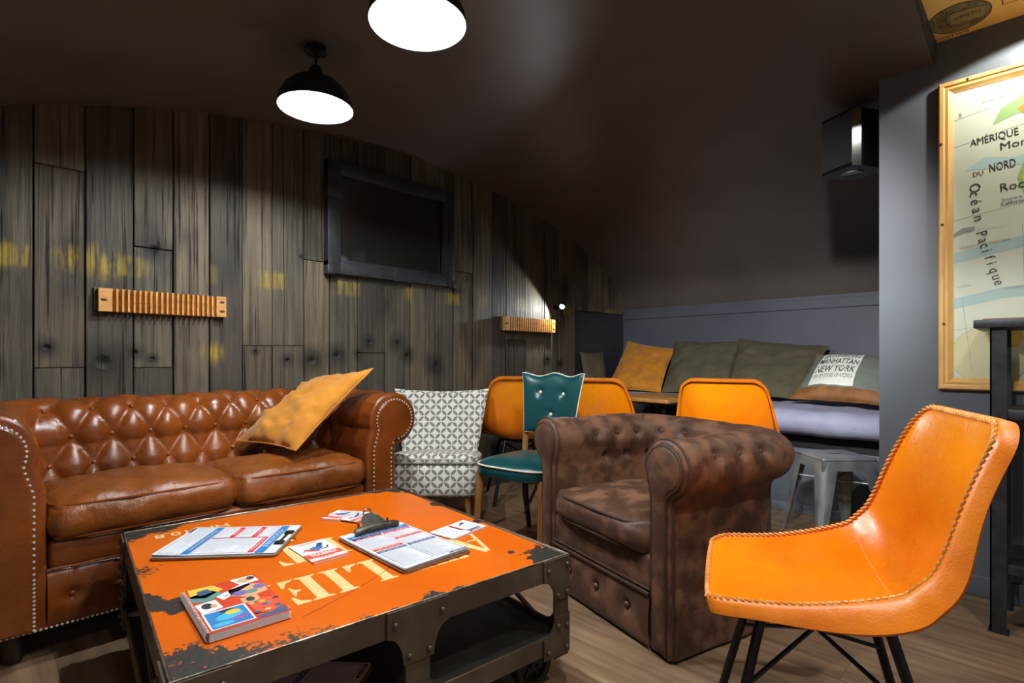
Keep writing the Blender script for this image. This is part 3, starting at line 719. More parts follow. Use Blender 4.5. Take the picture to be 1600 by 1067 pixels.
# ------------------------------------------------------------------ brown club armchair
def build_armchair():
    ang = math.atan2(-.28, .96)       # local +y (depth) direction is (.96,-.28); local x runs from camera-right to camera-left
    r = thing('club_armchair', 'brown suede-look club armchair with rolled arms and buttoned back', 'armchair', (1.613, .862, 0), math.atan2(.96, .28))
    # local x axis = (.28,.96), local y axis would be (-.96,.28): depth is local -y, so build mirrored
    path0 = u_path(.105, .695, .58, .15, .012)
    sec = section(.2, .5, .074, .634, .098, .10, .012, .012)
    S = path0[-1][4]; tin = next(t for (o, z, no, nz, t) in sec if z > .645); tlow = next(t for (o, z, no, nz, t) in sec if z > .525)
    tout = [t for (o, z, no, nz, t) in sec if o > .155][0]
    dots = [(S/2 + .118*k, tin + .01) for k in range(-5, 6)] + [(S/2 + .118*(k+.5), tlow + .01) for k in range(-5, 5)]
    dots += [(.14 + .12*k, tout + .005) for k in range(3)] + [(S - .14 - .12*k, tout + .005) for k in range(3)]
    def disp(s, t, x, y):
        # rolled back is fuller than the arms
        h = .012*noise.noise(Vector((s*4, t*4, .3))) + .006*noise.noise(Vector((s*13, t*13, 4.1)))
        k = max(0, min(1, (s-.33)/.25))*max(0, min(1, (S-.33-s)/.25)); ft = min(1, max(0, (t-.35)/.1))
        h += -.012*k*ft
        for ds, dt in dots:
            if abs(s-ds) < .08 and abs(t-dt) < .08:
                rr = math.hypot(s-ds, t-dt); h += -.026*math.exp(-(rr/.016)**2) - .008*math.exp(-(rr/.04)**2)
        return h
    def flip(o_mb): o_mb.v = [(x, -y, z) for x, y, z in o_mb.v]; return o_mb
    mb = MB(); sweep(mb, path0, sec, disp, .016); flip(mb).build('upholstered_body', SUEDE, r, angle=70)
    proto = None
    for ds, dt in dots:
        i = min(range(len(path0)), key=lambda k: abs(path0[k][4]-ds)); j = min(range(len(sec)), key=lambda k: abs(sec[k][4]-dt))
        x, y, nx, ny, _ = path0[i]; o, z, no, nz, _ = sec[j]; h = disp(path0[i][4], sec[j][4], x, y) + .006; oo = o + no*h
        P = Vector((x+nx*oo, -(y+ny*oo), z+nz*h)); nn = Vector((nx*no, -ny*no, nz)); rot = nn.to_track_quat('Z', 'Y').to_euler()
        if proto is None:
            b_ = MB(); b_.ball((0, 0, 0), .0115, 10, (1, 1, .7)); proto = b_.build('button', SUEDE, r, loc=P); proto.rotation_euler = rot
        else: copy_part(proto, P, r, rot)
    for pt in (path0[0], path0[-1]):
        def ring(ins, y):
            q = [(x, -y, max(z, .012 + ins)) for x, _, z in outline(pt, sec, ins, y)]; return [(q[0][0], -y, .012 + ins)] + q
        ol = ring(.022, -.022); base = ring(.022, -.012); ins = ring(.030, -.028); k = len(ol)
        mb = MB(); mb.add(base+ol+ins, [(i, i+1, k+i+1, k+i) for i in range(k-1)] + [(k+i, k+i+1, 2*k+i+1, 2*k+i) for i in range(k-1)] + [(0, k-1, 2*k-1, k), (k, 2*k-1, 3*k-1, 2*k), tuple(range(2*k, 3*k))])
        ap = mb.build('arm_panel', SUEDE, r, angle=50)
        for ii, yy in ((.020, -.019), (-.001, -.003)):
            mb = MB(); mb.tube([(x, -yy, max(z, .02)) for x, _, z in outline(pt, sec, ii, 0)][::2], .0055, 7); mb.build('piping', SUEDE_P, ap)
        nx = pt[2]; mb = MB(); x0, x1 = sorted((pt[0]+nx*.002, pt[0]+nx*.098)); mb.box(x0, x1, -.04, .014, .012, .24, bev=.01); mb.build('arm_base', SUEDE, ap)
    # base front with three buttons, band, cushion
    mb = MB()
    def bf(u, v_):
        x = .10 + .60*u; z = .012 + .185*v_; d = 0
        for i in range(3):
            xx = .22 + i*.18; rr = math.hypot(x-xx, z-.115); d += .016*math.exp(-(rr/.02)**2) + .006*math.exp(-(rr/.05)**2)
        return (x, .012 + .012*math.sin(math.pi*v_)**.5 - d + .003*noise.noise(Vector((x*9, z*9, 2))), z)
    mb.grid(bf, 70, 24); mb.box(.10, .70, -.6, 0.0, .012, .19); mb.build('base_front', SUEDE, r, angle=60)
    for i in range(3): copy_part(proto, (.22 + i*.18, .014, .115), r, (R(-90), 0, 0))
    mb = MB(); mb.tube([(.10+.6*i/30, .020, .197) for i in range(31)], .007, 8); mb.tube([(.10+.6*i/30, .016, .212) for i in range(31)], .005, 8); mb.build('piping', SUEDE_P, r)
    mb = MB(); mb.box(.102, .698, -.6, .012, .195, .325, bev=.02, seg=3); mb.build('seat_platform', SUEDE, r)
    c = cushion_box(.108, .692, -.605, .035, .322, .425, .03, 20, .035, .016, .005, 5.5, .10); cu = c.build('seat_cushion', SUEDE, r, angle=80, weld=True)
    for z in (.420, .330):
        mb = MB(); pts = []
        for k in range(72):
            th = 2*math.pi*k/72; q = 5
            x = abs(math.cos(th))**(2/q)*math.copysign(1, math.cos(th)); y = abs(math.sin(th))**(2/q)*math.copysign(1, math.sin(th))
            pts.append((.40+.293*x, -.285+.322*y, z))
        mb.tube(pts, .006, 7, closed=True); mb.build('piping', SUEDE_P, cu)
build_armchair()

# ------------------------------------------------------------------ orange coffee table
TC = Vector((.8205, 1.639, 0)); TR = R(-5.6); TZ = .40
def tl(x, y, z=0.0):
    return (TC.x + x*math.cos(TR) - y*math.sin(TR), TC.y + x*math.sin(TR) + y*math.cos(TR), z)
def table_mat():
    m, nt, b = new_mat('chipped_orange_paint'); t = N(nt, 'ShaderNodeTexCoord'); P = t.outputs['Object']
    sep = N(nt, 'ShaderNodeSeparateXYZ'); L(nt, P, sep.inputs[0])
    fl = N(nt, 'ShaderNodeCombineXYZ'); L(nt, sep.outputs[0], fl.inputs[0]); L(nt, sep.outputs[1], fl.inputs[2])
    n1 = noise_n(nt, P, 16, 5, .62); n2 = noise_n(nt, P, 85, 3, .6)
    def field(pts): return blobs(nt, fl.outputs[0], pts, 1.0)
    big = field([(-.50,.545,.075),(-.40,.555,.045),(.485,-.535,.085),(-.50,-.53,.075),(-.42,-.535,.050),(-.47,-.17,.042),(-.512,-.10,.028),(.05,-.555,.034),(.13,-.56,.03),(.51,.55,.06),(.42,.555,.035),(.52,.20,.026),(.51,-.10,.018),(.52,.45,.02),(-.05,-.56,.02)])
    fine = field([(-.36,-.535,.05),(-.29,-.54,.045),(-.22,-.545,.03),(-.51,.12,.045),(-.13,-.555,.03),(.44,-.52,.03),(-.49,-.45,.04)])
    wv = math_n(nt, 'ADD', big, math_n(nt, 'MULTIPLY', math_n(nt, 'SUBTRACT', n1, .5), 2.0))
    wv = math_n(nt, 'ADD', wv, math_n(nt, 'MULTIPLY', math_n(nt, 'SUBTRACT', n2, .5), .5))
    m1 = math_n(nt, 'MULTIPLY', ramp(nt, wv, .50, .53), math_n(nt, 'GREATER_THAN', big, .02))
    f2 = math_n(nt, 'ADD', fine, math_n(nt, 'MULTIPLY', math_n(nt, 'SUBTRACT', n2, .5), 3.0))
    m2 = math_n(nt, 'MULTIPLY', ramp(nt, f2, .80, .85), math_n(nt, 'GREATER_THAN', fine, .02))
    keep = ramp(nt, noise_n(nt, P, 60, 3), .64, .67, 0, 1)
    ch = math_n(nt, 'MAXIMUM', math_n(nt, 'MULTIPLY', m1, math_n(nt, 'SUBTRACT', 1.0, math_n(nt, 'MULTIPLY', keep, ramp(nt, big, .5, 1.0)))), m2)
    paint = mix_c(nt, ramp(nt, noise_n(nt, P, 4, 3), .35, .7), lin('#cf6002'), lin('#c55802'))
    bare = mix_c(nt, ramp(nt, n2, .35, .7), lin('#2d2c2a'), lin('#45433f'))
    L(nt, mix_c(nt, ch, paint, bare), b.inputs['Base Color'])
    b.inputs['Specular IOR Level'].default_value = 0.3
    L(nt, ramp(nt, ch, 0, 1, .30, .45), b.inputs['Roughness']); L(nt, math_n(nt, 'MULTIPLY', ch, .5), b.inputs['Metallic'])
    bump(nt, b, math_n(nt, 'SUBTRACT', 1.0, ch), .25, .002)
    return m
GLY = {}
def _stem(x0, x1): return [(x0-.1,0),(x1+.1,0),(x1+.1,.035),(x1,.075),(x1,.925),(x1+.1,.965),(x1+.1,1),(x0-.1,1),(x0-.1,.965),(x0,.925),(x0,.075),(x0-.1,.035)]
_tl = [(.27,1),(.0,1),(.0,.70),(.04,.70),(.12,.88),(.27,.95)]
GLY['I'] = ([_stem(.1,.34)], .44)
GLY['L'] = ([_stem(.1,.34), [(.48,0),(.78,0),(.78,.32),(.74,.32),(.64,.12),(.48,.05)]], .80)
GLY['E'] = ([_stem(.1,.34), [(.48,1),(.76,1),(.76,.70),(.72,.70),(.63,.88),(.48,.95)], [(.48,0),(.78,0),(.78,.30),(.74,.30),(.64,.12),(.48,.05)], [(.48,.47),(.48,.53),(.58,.55),(.64,.68),(.67,.68),(.67,.32),(.64,.32),(.58,.45)]], .80)
GLY['F'] = ([_stem(.1,.34), [(.48,1),(.76,1),(.76,.70),(.72,.70),(.63,.88),(.48,.95)], [(.48,.47),(.48,.53),(.58,.55),(.64,.68),(.67,.68),(.67,.32),(.64,.32),(.58,.45)]], .78)
GLY['T'] = ([[(.24,0),(.64,0),(.64,.035),(.56,.075),(.56,1),(.32,1),(.32,.075),(.24,.035)], _tl, [(.88-x, y) for x, y in _tl]], .88)
GLY['A'] = ([[(0,0),(.10,0),(.30,.55),(.44,.9),(.40,1),(.36,.98)], [(.46,1),(.54,1),(.92,.0),(.64,0),(.42,.86)], [(.20,.30),(.50,.30),(.48,.36),(.225,.36)]], .92)
GLY['R'] = ([_stem(.1,.34), [(.48,1),(.62,1),(.76,.92),(.80,.76),(.76,.6),(.62,.52),(.48,.52),(.48,.57),(.55,.6),(.58,.76),(.55,.92),(.48,.95)], [(.50,.47),(.60,.47),(.68,.3),(.74,.06),(.90,.0),(.70,0),(.56,.1)]], .90)
_o = [(.42,1),(.2,.93),(.04,.72),(0,.5),(.04,.28),(.2,.07),(.42,0),(.42,.05),(.32,.12),(.26,.3),(.24,.5),(.26,.7),(.32,.88),(.42,.95)]
GLY['O'] = ([_o, [(1.0-x, y) for x, y in _o]], 1.0)
def tris(poly):
    bm = bmesh.new(); vs = [bm.verts.new((x, y, 0)) for x, y in poly]; fc = bm.faces.new(vs); fc.normal_update()
    bmesh.ops.triangulate(bm, faces=[fc]); bm.verts.index_update(); t = [[v_.index for v_ in q.verts] for q in bm.faces]; bm.free(); return t
def build_table():
    r = thing('coffee_table', 'orange painted industrial cart coffee table with chipped edges on iron wheels', 'table', tl(0, 0, 0), TR)
    HX, HY = .519, .551
    top = MB(); top.box(-HX+.006, HX-.006, -HY+.006, HY-.006, TZ-.010, TZ, bev=.002, seg=1); tp = top.build('tabletop', table_mat(), r, smooth=False)
    D = Decal((0, 0, TZ), (-1, 0, 0), (0, -1, 0), (0, 0, 1))      # lettering reads from the sofa side
    def word(s, x0, base, adv, h, wd):
        x = -x0
        for ch in s:
            polys, w_ = GLY[ch]; k = wd
            for p in polys:
                P = [(x + a*k, -base + b_*h) for a, b_ in p]
                D.mb.add([D.p(a, b_, .0005) for a, b_ in P], tris(p), 0)
            x += w_*k + adv
    word('ATELIER', .405, -.204, .012, .167, .125); D.build('stencilled_word', STENCIL, tp)
    D.mb = MB(); word('LOFT', .262, .068, .012, .165, .118); D.build('stencilled_word', STENCIL, tp)
    D.mb = MB(); D.text('HM-10.8', .215, -.462, .045, 0, .0005, width=.225, bold=.02); D.build('stencilled_number', STENCIL, tp)
    mb = MB(); k = [tl_ for tl_ in [(.20,-.03),(.19,-.10),(.15,-.17),(.12,-.25),(.02,-.33),(-.12,-.40),(-.22,-.44)]]
    mb.tube([(x-.02, y, TZ+.0006) for x, y in [(p.x, p.y) for p in cr([(a, b_, 0) for a, b_ in k], 6)]], .0008, 4); mb.build('scratch', M('dark_red_scratch', '#7a1e05', rough=.6), tp)
    # angle-iron frame round the top
    mb = MB(); a = .062
    for sx in (-1, 1): mb.box(min(sx*HX, sx*(HX-.007)), max(sx*HX, sx*(HX-.007)), -HY, HY, TZ-a, TZ+.003, bev=.002, seg=1)
    for sy in (-1, 1): mb.box(-HX, HX, min(sy*HY, sy*(HY-.007)), max(sy*HY, sy*(HY-.007)), TZ-a, TZ+.003, bev=.002, seg=1)
    mb.build('top_rail', GUN, r)
    mb = MB(); q = .0015; mb.tube([(-HX+q,-HY+q,TZ+.003),(HX-q,-HY+q,TZ+.003),(HX-q,HY-q,TZ+.003),(-HX+q,HY-q,TZ+.003)], .0028, 6, closed=True); mb.build('worn_bright_edge', GUNB, r)
    mb = MB()
    for sx in (-1, 1): mb.box(min(sx*HX, sx*(HX-.007))-.0005, max(sx*HX, sx*(HX-.007))+.0005, -HY, HY, .122, .178, bev=.002, seg=1)
    for sy in (-1, 1): mb.box(-HX, HX, min(sy*HY, sy*(HY-.007)), max(sy*HY, sy*(HY-.007)), .122, .178, bev=.002, seg=1)
    mb.build('bottom_rail', GUN, r)
    mb = MB(); mb.box(-HX+.008, HX-.008, -HY+.008, HY-.008, .158, .166); mb.build('shelf', M('dusty_black_sheet', '#262624', '#3c3b37', 14, .4, .75, rough=.5, metal=.4), r, smooth=False)
    # posts and gusset plates
    riv = MB(); riv.ball((0, 0, 0), .0085, 10, (1, 1, .75)); proto = [None]
    def rivet(P, n, par):
        rot = Vector(n).to_track_quat('Z', 'Y').to_euler()
        if proto[0] is None: proto[0] = riv.build('rivet', GUN, par, loc=P); proto[0].rotation_euler = rot
        else: copy_part(proto[0], P, par, rot)
    def gusset(mb, o, ux, nrm, up, w0, w1, h0):
        """plate with a curved inner edge: o is the outer corner at the rail edge, ux inward along the side, up is +1/-1 vertical sense"""
        o, ux, nrm = Vector(o), Vector(ux), Vector(nrm); pts = [(0, 0), (w0, 0), (w0, .062*1)]
        for i in range(1, 9):
            q = i/8*math.pi/2; pts.append((w0 - (w0-w1)*math.sin(q), .062 + (h0-.062)*(1-math.cos(q))))
        pts += [(0, h0)]
        P = [o + ux*a_ - Vector((0, 0, up))*b_ + nrm*.001 for a_, b_ in pts]; mb.prism(P, nrm*.005)
    for sx in (-1, 1):
        for sy in (-1, 1):
            mb = MB(); x0, x1 = sorted((sx*HX, sx*(HX-.058))); y0_, y1_ = sorted((sy*HY, sy*(HY-.058)))
            mb.box(x0, x1, min(sy*HY, sy*(HY-.007)), max(sy*HY, sy*(HY-.007)), .10, TZ, bev=.001, seg=1); mb.box(min(sx*HX, sx*(HX-.007)), max(sx*HX, sx*(HX-.007)), y0_, y1_, .10, TZ, bev=.001, seg=1)
            ps = mb.build('corner_post', GUN, r)
            mb = MB()
            for (ux, nr) in (((-sx, 0, 0), (0, sy, 0)), ((0, -sy, 0), (sx, 0, 0))):
                gusset(mb, (sx*HX, sy*HY, TZ+.002), ux, nr, 1, .105, .062, .125); gusset(mb, (sx*HX, sy*HY, .112), ux, nr, -1, .105, .062, .115)
            gp = mb.build('gusset_plate', GUN, ps, smooth=False)
            for (ux, nr) in ((Vector((-sx, 0, 0)), Vector((0, sy, 0))), (Vector((0, -sy, 0)), Vector((sx, 0, 0)))):
                c = Vector((sx*HX, sy*HY, 0)) + nr*.008
                for a_, z in ((.012, TZ-.022), (.088, TZ-.028), (.012, TZ-.105), (.050, TZ-.108), (.012, .195), (.048, .200), (.012, .128), (.088, .132)):
                    rivet(c + ux*a_ + Vector((0, 0, z)), nr, ps)
    for sy in (-1, 1):
        mb = MB(); mb.box(-.034, .034, min(sy*HY, sy*(HY-.012)), max(sy*HY, sy*(HY-.012)), .12, TZ-.01, bev=.001, seg=1)
        ps = mb.build('centre_post', GUN, r); mb = MB()
        for sx in (-1, 1):
            gusset(mb, (0, sy*HY, TZ+.002), (sx, 0, 0), (0, sy, 0), 1, .085, .042, .135)
            gusset(mb, (0, sy*HY, .118), (sx, 0, 0), (0, sy, 0), -1, .07, .038, .085)
        mb.build('gusset_plate', GUN, ps, smooth=False)
        for x in (-.065, .065): rivet((x, sy*(HY+.008), TZ-.03), (0, sy, 0), ps)
        for x in (-.028, .028):
            rivet((x, sy*(HY+.008), TZ-.115), (0, sy, 0), ps); rivet((x, sy*(HY+.008), .178), (0, sy, 0), ps)
    # diagonal braces on the left end
    for sx in (-1, 1):
        mb = MB(); mb.tube([(sx*(HX-.012), -.42, .17), (sx*(HX-.012), .0, TZ-.07), (sx*(HX-.012), .42, .17)], .008, 8); mb.build('end_brace', GUN, r)
    # wheels
    for sx in (-1, 1):
        for sy in (-1, 1):
            X, Y = sx*(HX-.085), sy*(HY-.075)
            rot = Matrix.Translation((X, Y, .071)) @ Matrix.Rotation(R(90), 4, 'X')
            mb = MB(); mb.lathe([(.052,-.016),(.068,-.019),(.071,-.012),(.071,.012),(.068,.019),(.052,.016),(.050,0),(.052,-.016)], 36, xf=rot)
            for i in range(6):
                a_ = math.pi*i/3; mb.tube([rot @ Vector((0, 0, 0)), rot @ Vector((.053*math.cos(a_), .053*math.sin(a_), 0))], .0065, 8)
            mb.lathe([(0,-.024),(.016,-.024),(.016,.024),(0,.024)], 16, xf=rot); wh = mb.build('wheel', RUBBER, r)
            mb = MB()
            for s2 in (-1, 1): mb.box(X-.022, X+.022, Y+s2*.027-.003, Y+s2*.027+.003, .06, .128, bev=.002, seg=1)
            mb.box(X-.03, X+.03, Y-.032, Y+.032, .116, .124); mb.tube([(X, Y-.034, .071), (X, Y+.034, .071)], .008, 8); mb.build('axle_bracket', BLACKM, wh)
build_table()

# ------------------------------------------------------------------ things on the table
INKS = [INKB, INKR, INKG, INKN, INKK, INKW, INKP, PAPER]
def menu(D, W, H, style):
    """W x H page centred on the origin: bands, boxes, lettering, rows of small print"""
    x0, x1, yt, yb = -W/2, W/2, H/2, -H/2; rnd = random.Random(len(style)*7 + int(H*1000))
    def rows(a, b, c, d):
        y = d - .008
        while y > c + .005:
            ww = rnd.uniform(.45, .9)*(b-a); D.rect(a+.004, y, a+.004+ww, y+.0011, 2, .0005)
            if rnd.random() < .4: D.rect(b-.014, y, b-.004, y+.0011, 2, .0005)
            y -= .0062
    def block(a, b, c, d, col, title, big=.008):
        D.rect(a, d-.017, b, d, col, .0004); D.text(title, (a+b)/2, d-.0135, big, 5, .0009, align='c', width=min((b-a)*.84, .012*len(title)))
        D.frame(a, c, b, d, .0016, col, .0005); rows(a, b, c, d-.02)
    D.rect(x0+.006, yt-.062, x1-.002, yt-.034, 0, .0004)
    if style == 'menus':
        D.text('LES MENUS JOURNEES', 0, yt-.055, .013, 5, .0009, align='c', width=W*.8)
        D.rect(x0+.008, yt-.075, 0, yt-.063, 6, .0004)
        m = x0 + W*.5
        block(x0+.01, m-.004, yt-.185, yt-.064, 1, 'LES ASSIETTES'); block(m+.004, x1-.008, yt-.130, yt-.064, 1, 'LES VINS')
        block(m+.004, x1-.008, yt-.205, yt-.136, 1, 'LES TARTES'); D.rect(x0+.01, yt-.208, m-.004, yt-.190, 1, .0004); D.text('LES SOUPES', (x0+.01+m)/2, yt-.203, .008, 5, .0009, align='c', width=.08)
        block(x0+.01, m-.004, yb+.018, yt-.214, 3, 'LES DESSERTS'); block(m+.004, x1-.008, yb+.018, yt-.212, 3, 'LES PLANCHES')
        D.rect(x1-.07, yb+.004, x1-.004, yb+.013, 4, .0005); D.text('BAR A JEUX', x1-.055, yb+.0055, .006, 5, .0009)
    elif style == 'cocktails':
        D.text('COCKTAILS', 0, yt-.056, .015, 5, .0009, align='c', width=W*.6)
        m = x0 + W*.45
        D.frame(x0+.01, yt-.105, m-.006, yt-.068, .0018, 1, .0005); rows(x0+.01, m-.006, yt-.10, yt-.07)
        block(x0+.01, m-.006, yt-.175, yt-.110, 1, 'SOFTS'); block(x0+.01, m-.006, yb+.105, yt-.18, 1, 'CAFES')
        block(m, x1-.01, yb+.105, yt-.068, 1, 'BIERES PRESSION'); D.rect(m-.003, yb+.105, m-.0015, yt-.068, 6, .0005)
        D.rect(x0+.006, yb+.078, x1-.006, yb+.101, 0, .0004); D.text('COCKTAILS SANS ALCOOL', 0, yb+.084, .010, 5, .0009, align='c', width=W*.72)
        D.frame(x0+.01, yb+.012, x1-.01, yb+.078, .0014, 3, .0005); rows(x0+.01, x1-.01, yb+.014, yb+.075)
        D.rect(x0+.01, yb+.003, x0+.06, yb+.010, 4, .0005)
    else:
        D.text('LA CARTE', 0, yt-.055, .013, 5, .0009, align='c', width=W*.5); m = 0
        block(x0+.01, m-.004, yt-.19, yt-.07, 1, 'LES VINS'); block(m+.004, x1-.01, yt-.19, yt-.07, 3, 'LES CAFES')
        block(x0+.01, m-.004, yb+.02, yt-.20, 1, 'LES GALETTES', .011); block(m+.004, x1-.01, yb+.02, yt-.20, 3, 'LES PLANCHES', .011)
        D.rect(x1-.07, yb+.004, x1-.008, yb+.014, 4, .0005); D.text('BAR A JEUX', x1-.06, yb+.006, .006, 5, .0009)
def sheet(mb, W, H, z, th, rise=0.0, off=0.0):
    def fn(u, v_): return (-W/2+W*u+off, -H/2+H*v_, z + rise*max(0, .45-v_)**2*(.4+.6*u))
    mb.grid(fn, 6, 14); mb.grid(lambda u, v_: (fn(u, v_)[0], fn(u, v_)[1], fn(u, v_)[2]-th), 6, 14, flip=True)
def clipboard(label, x, y, z, rz, W, H, style, clip):
    r = thing('clipboard', label, 'clipboard', tl(x, y, z), TR + rz, 'menu clipboards on the orange table')
    mb = MB(); pts = []; rc = .018
    for cx, cy, a0 in ((W/2-rc, H/2-rc, 0), (-W/2+rc, H/2-rc, 90), (-W/2+rc, -H/2+rc, 180), (W/2-rc, -H/2+rc, 270)):
        for i in range(6): a = R(a0 + 18*i); pts.append((cx+rc*math.cos(a), cy+rc*math.sin(a), .0012))
    mb.prism(pts, (0, 0, .005)); mb.build('board', BOARD, r, angle=30)
    w_, h_ = W-.014, H-.012
    for k, (zz, rs, of) in enumerate(((.0075, .012, .003), (.0095, .022, -.002), (.0115, .030, .0))):
        mb = MB(); sheet(mb, w_, h_, zz, .0008, rs, of); s = mb.build('menu_sheet', PAPER, r, angle=60)
    def fn(a, b_, h): v_ = (b_+h_/2)/h_; u = (a+w_/2)/w_; return Vector((a, b_, .0115 + .030*max(0, .45-v_)**2*(.4+.6*u) + h))
    D = Decal(fn=fn)
    menu(D, w_, h_, style); D.build('menu_printing', INKS, s)
    if clip == 'cast':
        mb = MB()
        prof = [(-.078, 0), (-.074, .022), (-.045, .026), (-.034, .058), (-.014, .078), (.014, .078), (.034, .058), (.045, .026), (.074, .022), (.078, 0)]
        lo = [(a, H/2-.050 + b_*.85, .018 + b_*.50) for a, b_ in prof]
        mb.prism(lo, (0, 0, .004)); mb.tube([(-.080+.160*i/20, H/2-.046, .021 + .010*math.cos((i/10-1)*1.4)) for i in range(21)], .011, 10)
        mb.tube([(-.055, H/2-.02, .016), (-.055, H/2-.02, .042)], .004, 8); mb.tube([(.055, H/2-.02, .016), (.055, H/2-.02, .042)], .004, 8)
        cl_ = mb.build('clip', CAST, r, angle=50)
        mb = MB(); mb.tube([(.014*math.cos(2*math.pi*i/20), H/2+.020, .062+.013*math.sin(2*math.pi*i/20)) for i in range(20)], .0028, 8, closed=True); mb.build('hanging_ring', CHROME, cl_)
    else:
        mb = MB()
        for sx in (-1, 1): mb.box(sx*.05-.013, sx*.05+.013, H/2-.034, H/2-.006, .010, .018, bev=.003)
        mb.tube([(-.05, H/2-.02, .016), (.05, H/2-.02, .016)], .0035, 8); cl_ = mb.build('clip', BLACKM, r)
        mb = MB(); mb.tube([(.012*math.cos(math.pi*i/12), H/2 + .016*math.sin(math.pi*i/12), .006) for i in range(13)], .0016, 6); mb.build('hanging_loop', CHROME, cl_)
clipboard('menu clipboard with heavy cast-metal clip, overlapping a white leaflet', .1615, -.163, TZ+.001, R(5.0), .245, .40, 'menus', 'cast')
clipboard('menu clipboard lying askew nearest the sofa, with flat black wire clip', -.250, .212, TZ+.001, R(-124), .285, .365, 'cocktails', 'wire')
clipboard('menu clipboard lying on the lower metal shelf of the coffee table', -.245, -.303, .167, R(43), .25, .38, 'carte', 'wire')

def flyer(label, x, y, z, rz, W, H, style):
    r = thing('flyer', label, 'leaflet', tl(x, y, z), TR + rz, 'small leaflets on the orange table')
    mb = MB(); mb.box(-W/2, W/2, -H/2, H/2, 0, .0035); mb.build('paper', [PAPER], r, smooth=False)
    D = Decal((0, 0, .0035)); inks = [INKO, INKB, INKK, INKR, INKN, INKT, INKG, INKW]
    if style == 'figure':
        D.rect(-W/2, -H/2, W/2, -H/2+.014*H/.19, 0); D.rect(-W/2, -H*.30, W/2, -H*.10, 0)
        rnd = random.Random(2); D.ellipse(W*.02, H*.12, W*.20, H*.085, 1, .0006, 14, .3); D.ellipse(W*.18, H*.22, W*.12, H*.05, 4, .0007, 12, .8); D.ellipse(-W*.12, H*.05, W*.22, H*.04, 3, .0007, 12, -.6)
        D.ellipse(W*.25, H*.30, W*.10, H*.035, 2, .0007, 10, .2); D.line([(-W*.38, H*.05), (-W*.25, H*.15), (-W*.12, H*.08)], .004, 3); D.line([(W*.1, H*.02), (W*.3, H*.05), (W*.36, H*.15)], .005, 2)
        D.text('TOURNOI', 0, -H*.235, H*.10, 7, .0009, align='c', width=W*.72, bold=.03); D.text('DE JEUX', 0, -H*.36, H*.05, 3, .0009, align='c', width=W*.4)
        D.line([(-W*.3, H*.40), (W*.3, H*.44)], .004, 0)
    else:
        D.rect(-W*.02, -H*.12, W*.02+.004, H/2-.008, 0, .0006); D.rect(-W*.02, -H*.14, W*.30, -H*.10, 0, .0006) if False else None
        D.line([(-.0, H*.42), (-.0, -H*.18), (W*.10, -H*.26)], .006, 0)
        for i in range(5): D.rect(-W*.42, H*.3-i*H*.13, -W*.08, H*.3-i*H*.13+.0014, 6)
        D.ellipse(W*.30, H*.30, W*.06, H*.06, 2, .0006, 10); D.ellipse(W*.2, H*.22, W*.05, H*.04, 3, .0006, 10)
        for i in range(3): D.rect(W*.12, H*.05-i*H*.09, W*.42, H*.05-i*H*.09+.0012, 6)
        D.text('JEUDI JEUX', W*.04, -H*.40, H*.14, 2, .0007, width=W*.34, bold=.03); D.rect(-W/2, -H/2, W/2, -H/2+.005, 0)
    D.build('flyer_printing', inks, r)
flyer('white and orange leaflet with blue figure, flat between the two menu clipboards', -.061, -.040, TZ+.0008, R(4.5), .112, .190, 'figure')
flyer('upper-left of two overlapping cards lying beyond the cast-metal clip', .134, .287, TZ+.0008, R(38-90), .085, .125, 'figure')
flyer('card touching the ring of the cast-metal clip, overlapping another card', .178, .212, TZ+.005, R(27), .115, .085, 'figure')
flyer('white folded leaflet sticking out from under the clipboard with cast clip', .365, -.150, TZ+.0005, R(14.5), .225, .118, 'text') if False else None
r_ = flyer('white leaflet sticking out beside the clipboard with cast clip, over the stencilled A', .392, -.143, TZ+.0008, R(14.5), .175, .118, 'text')

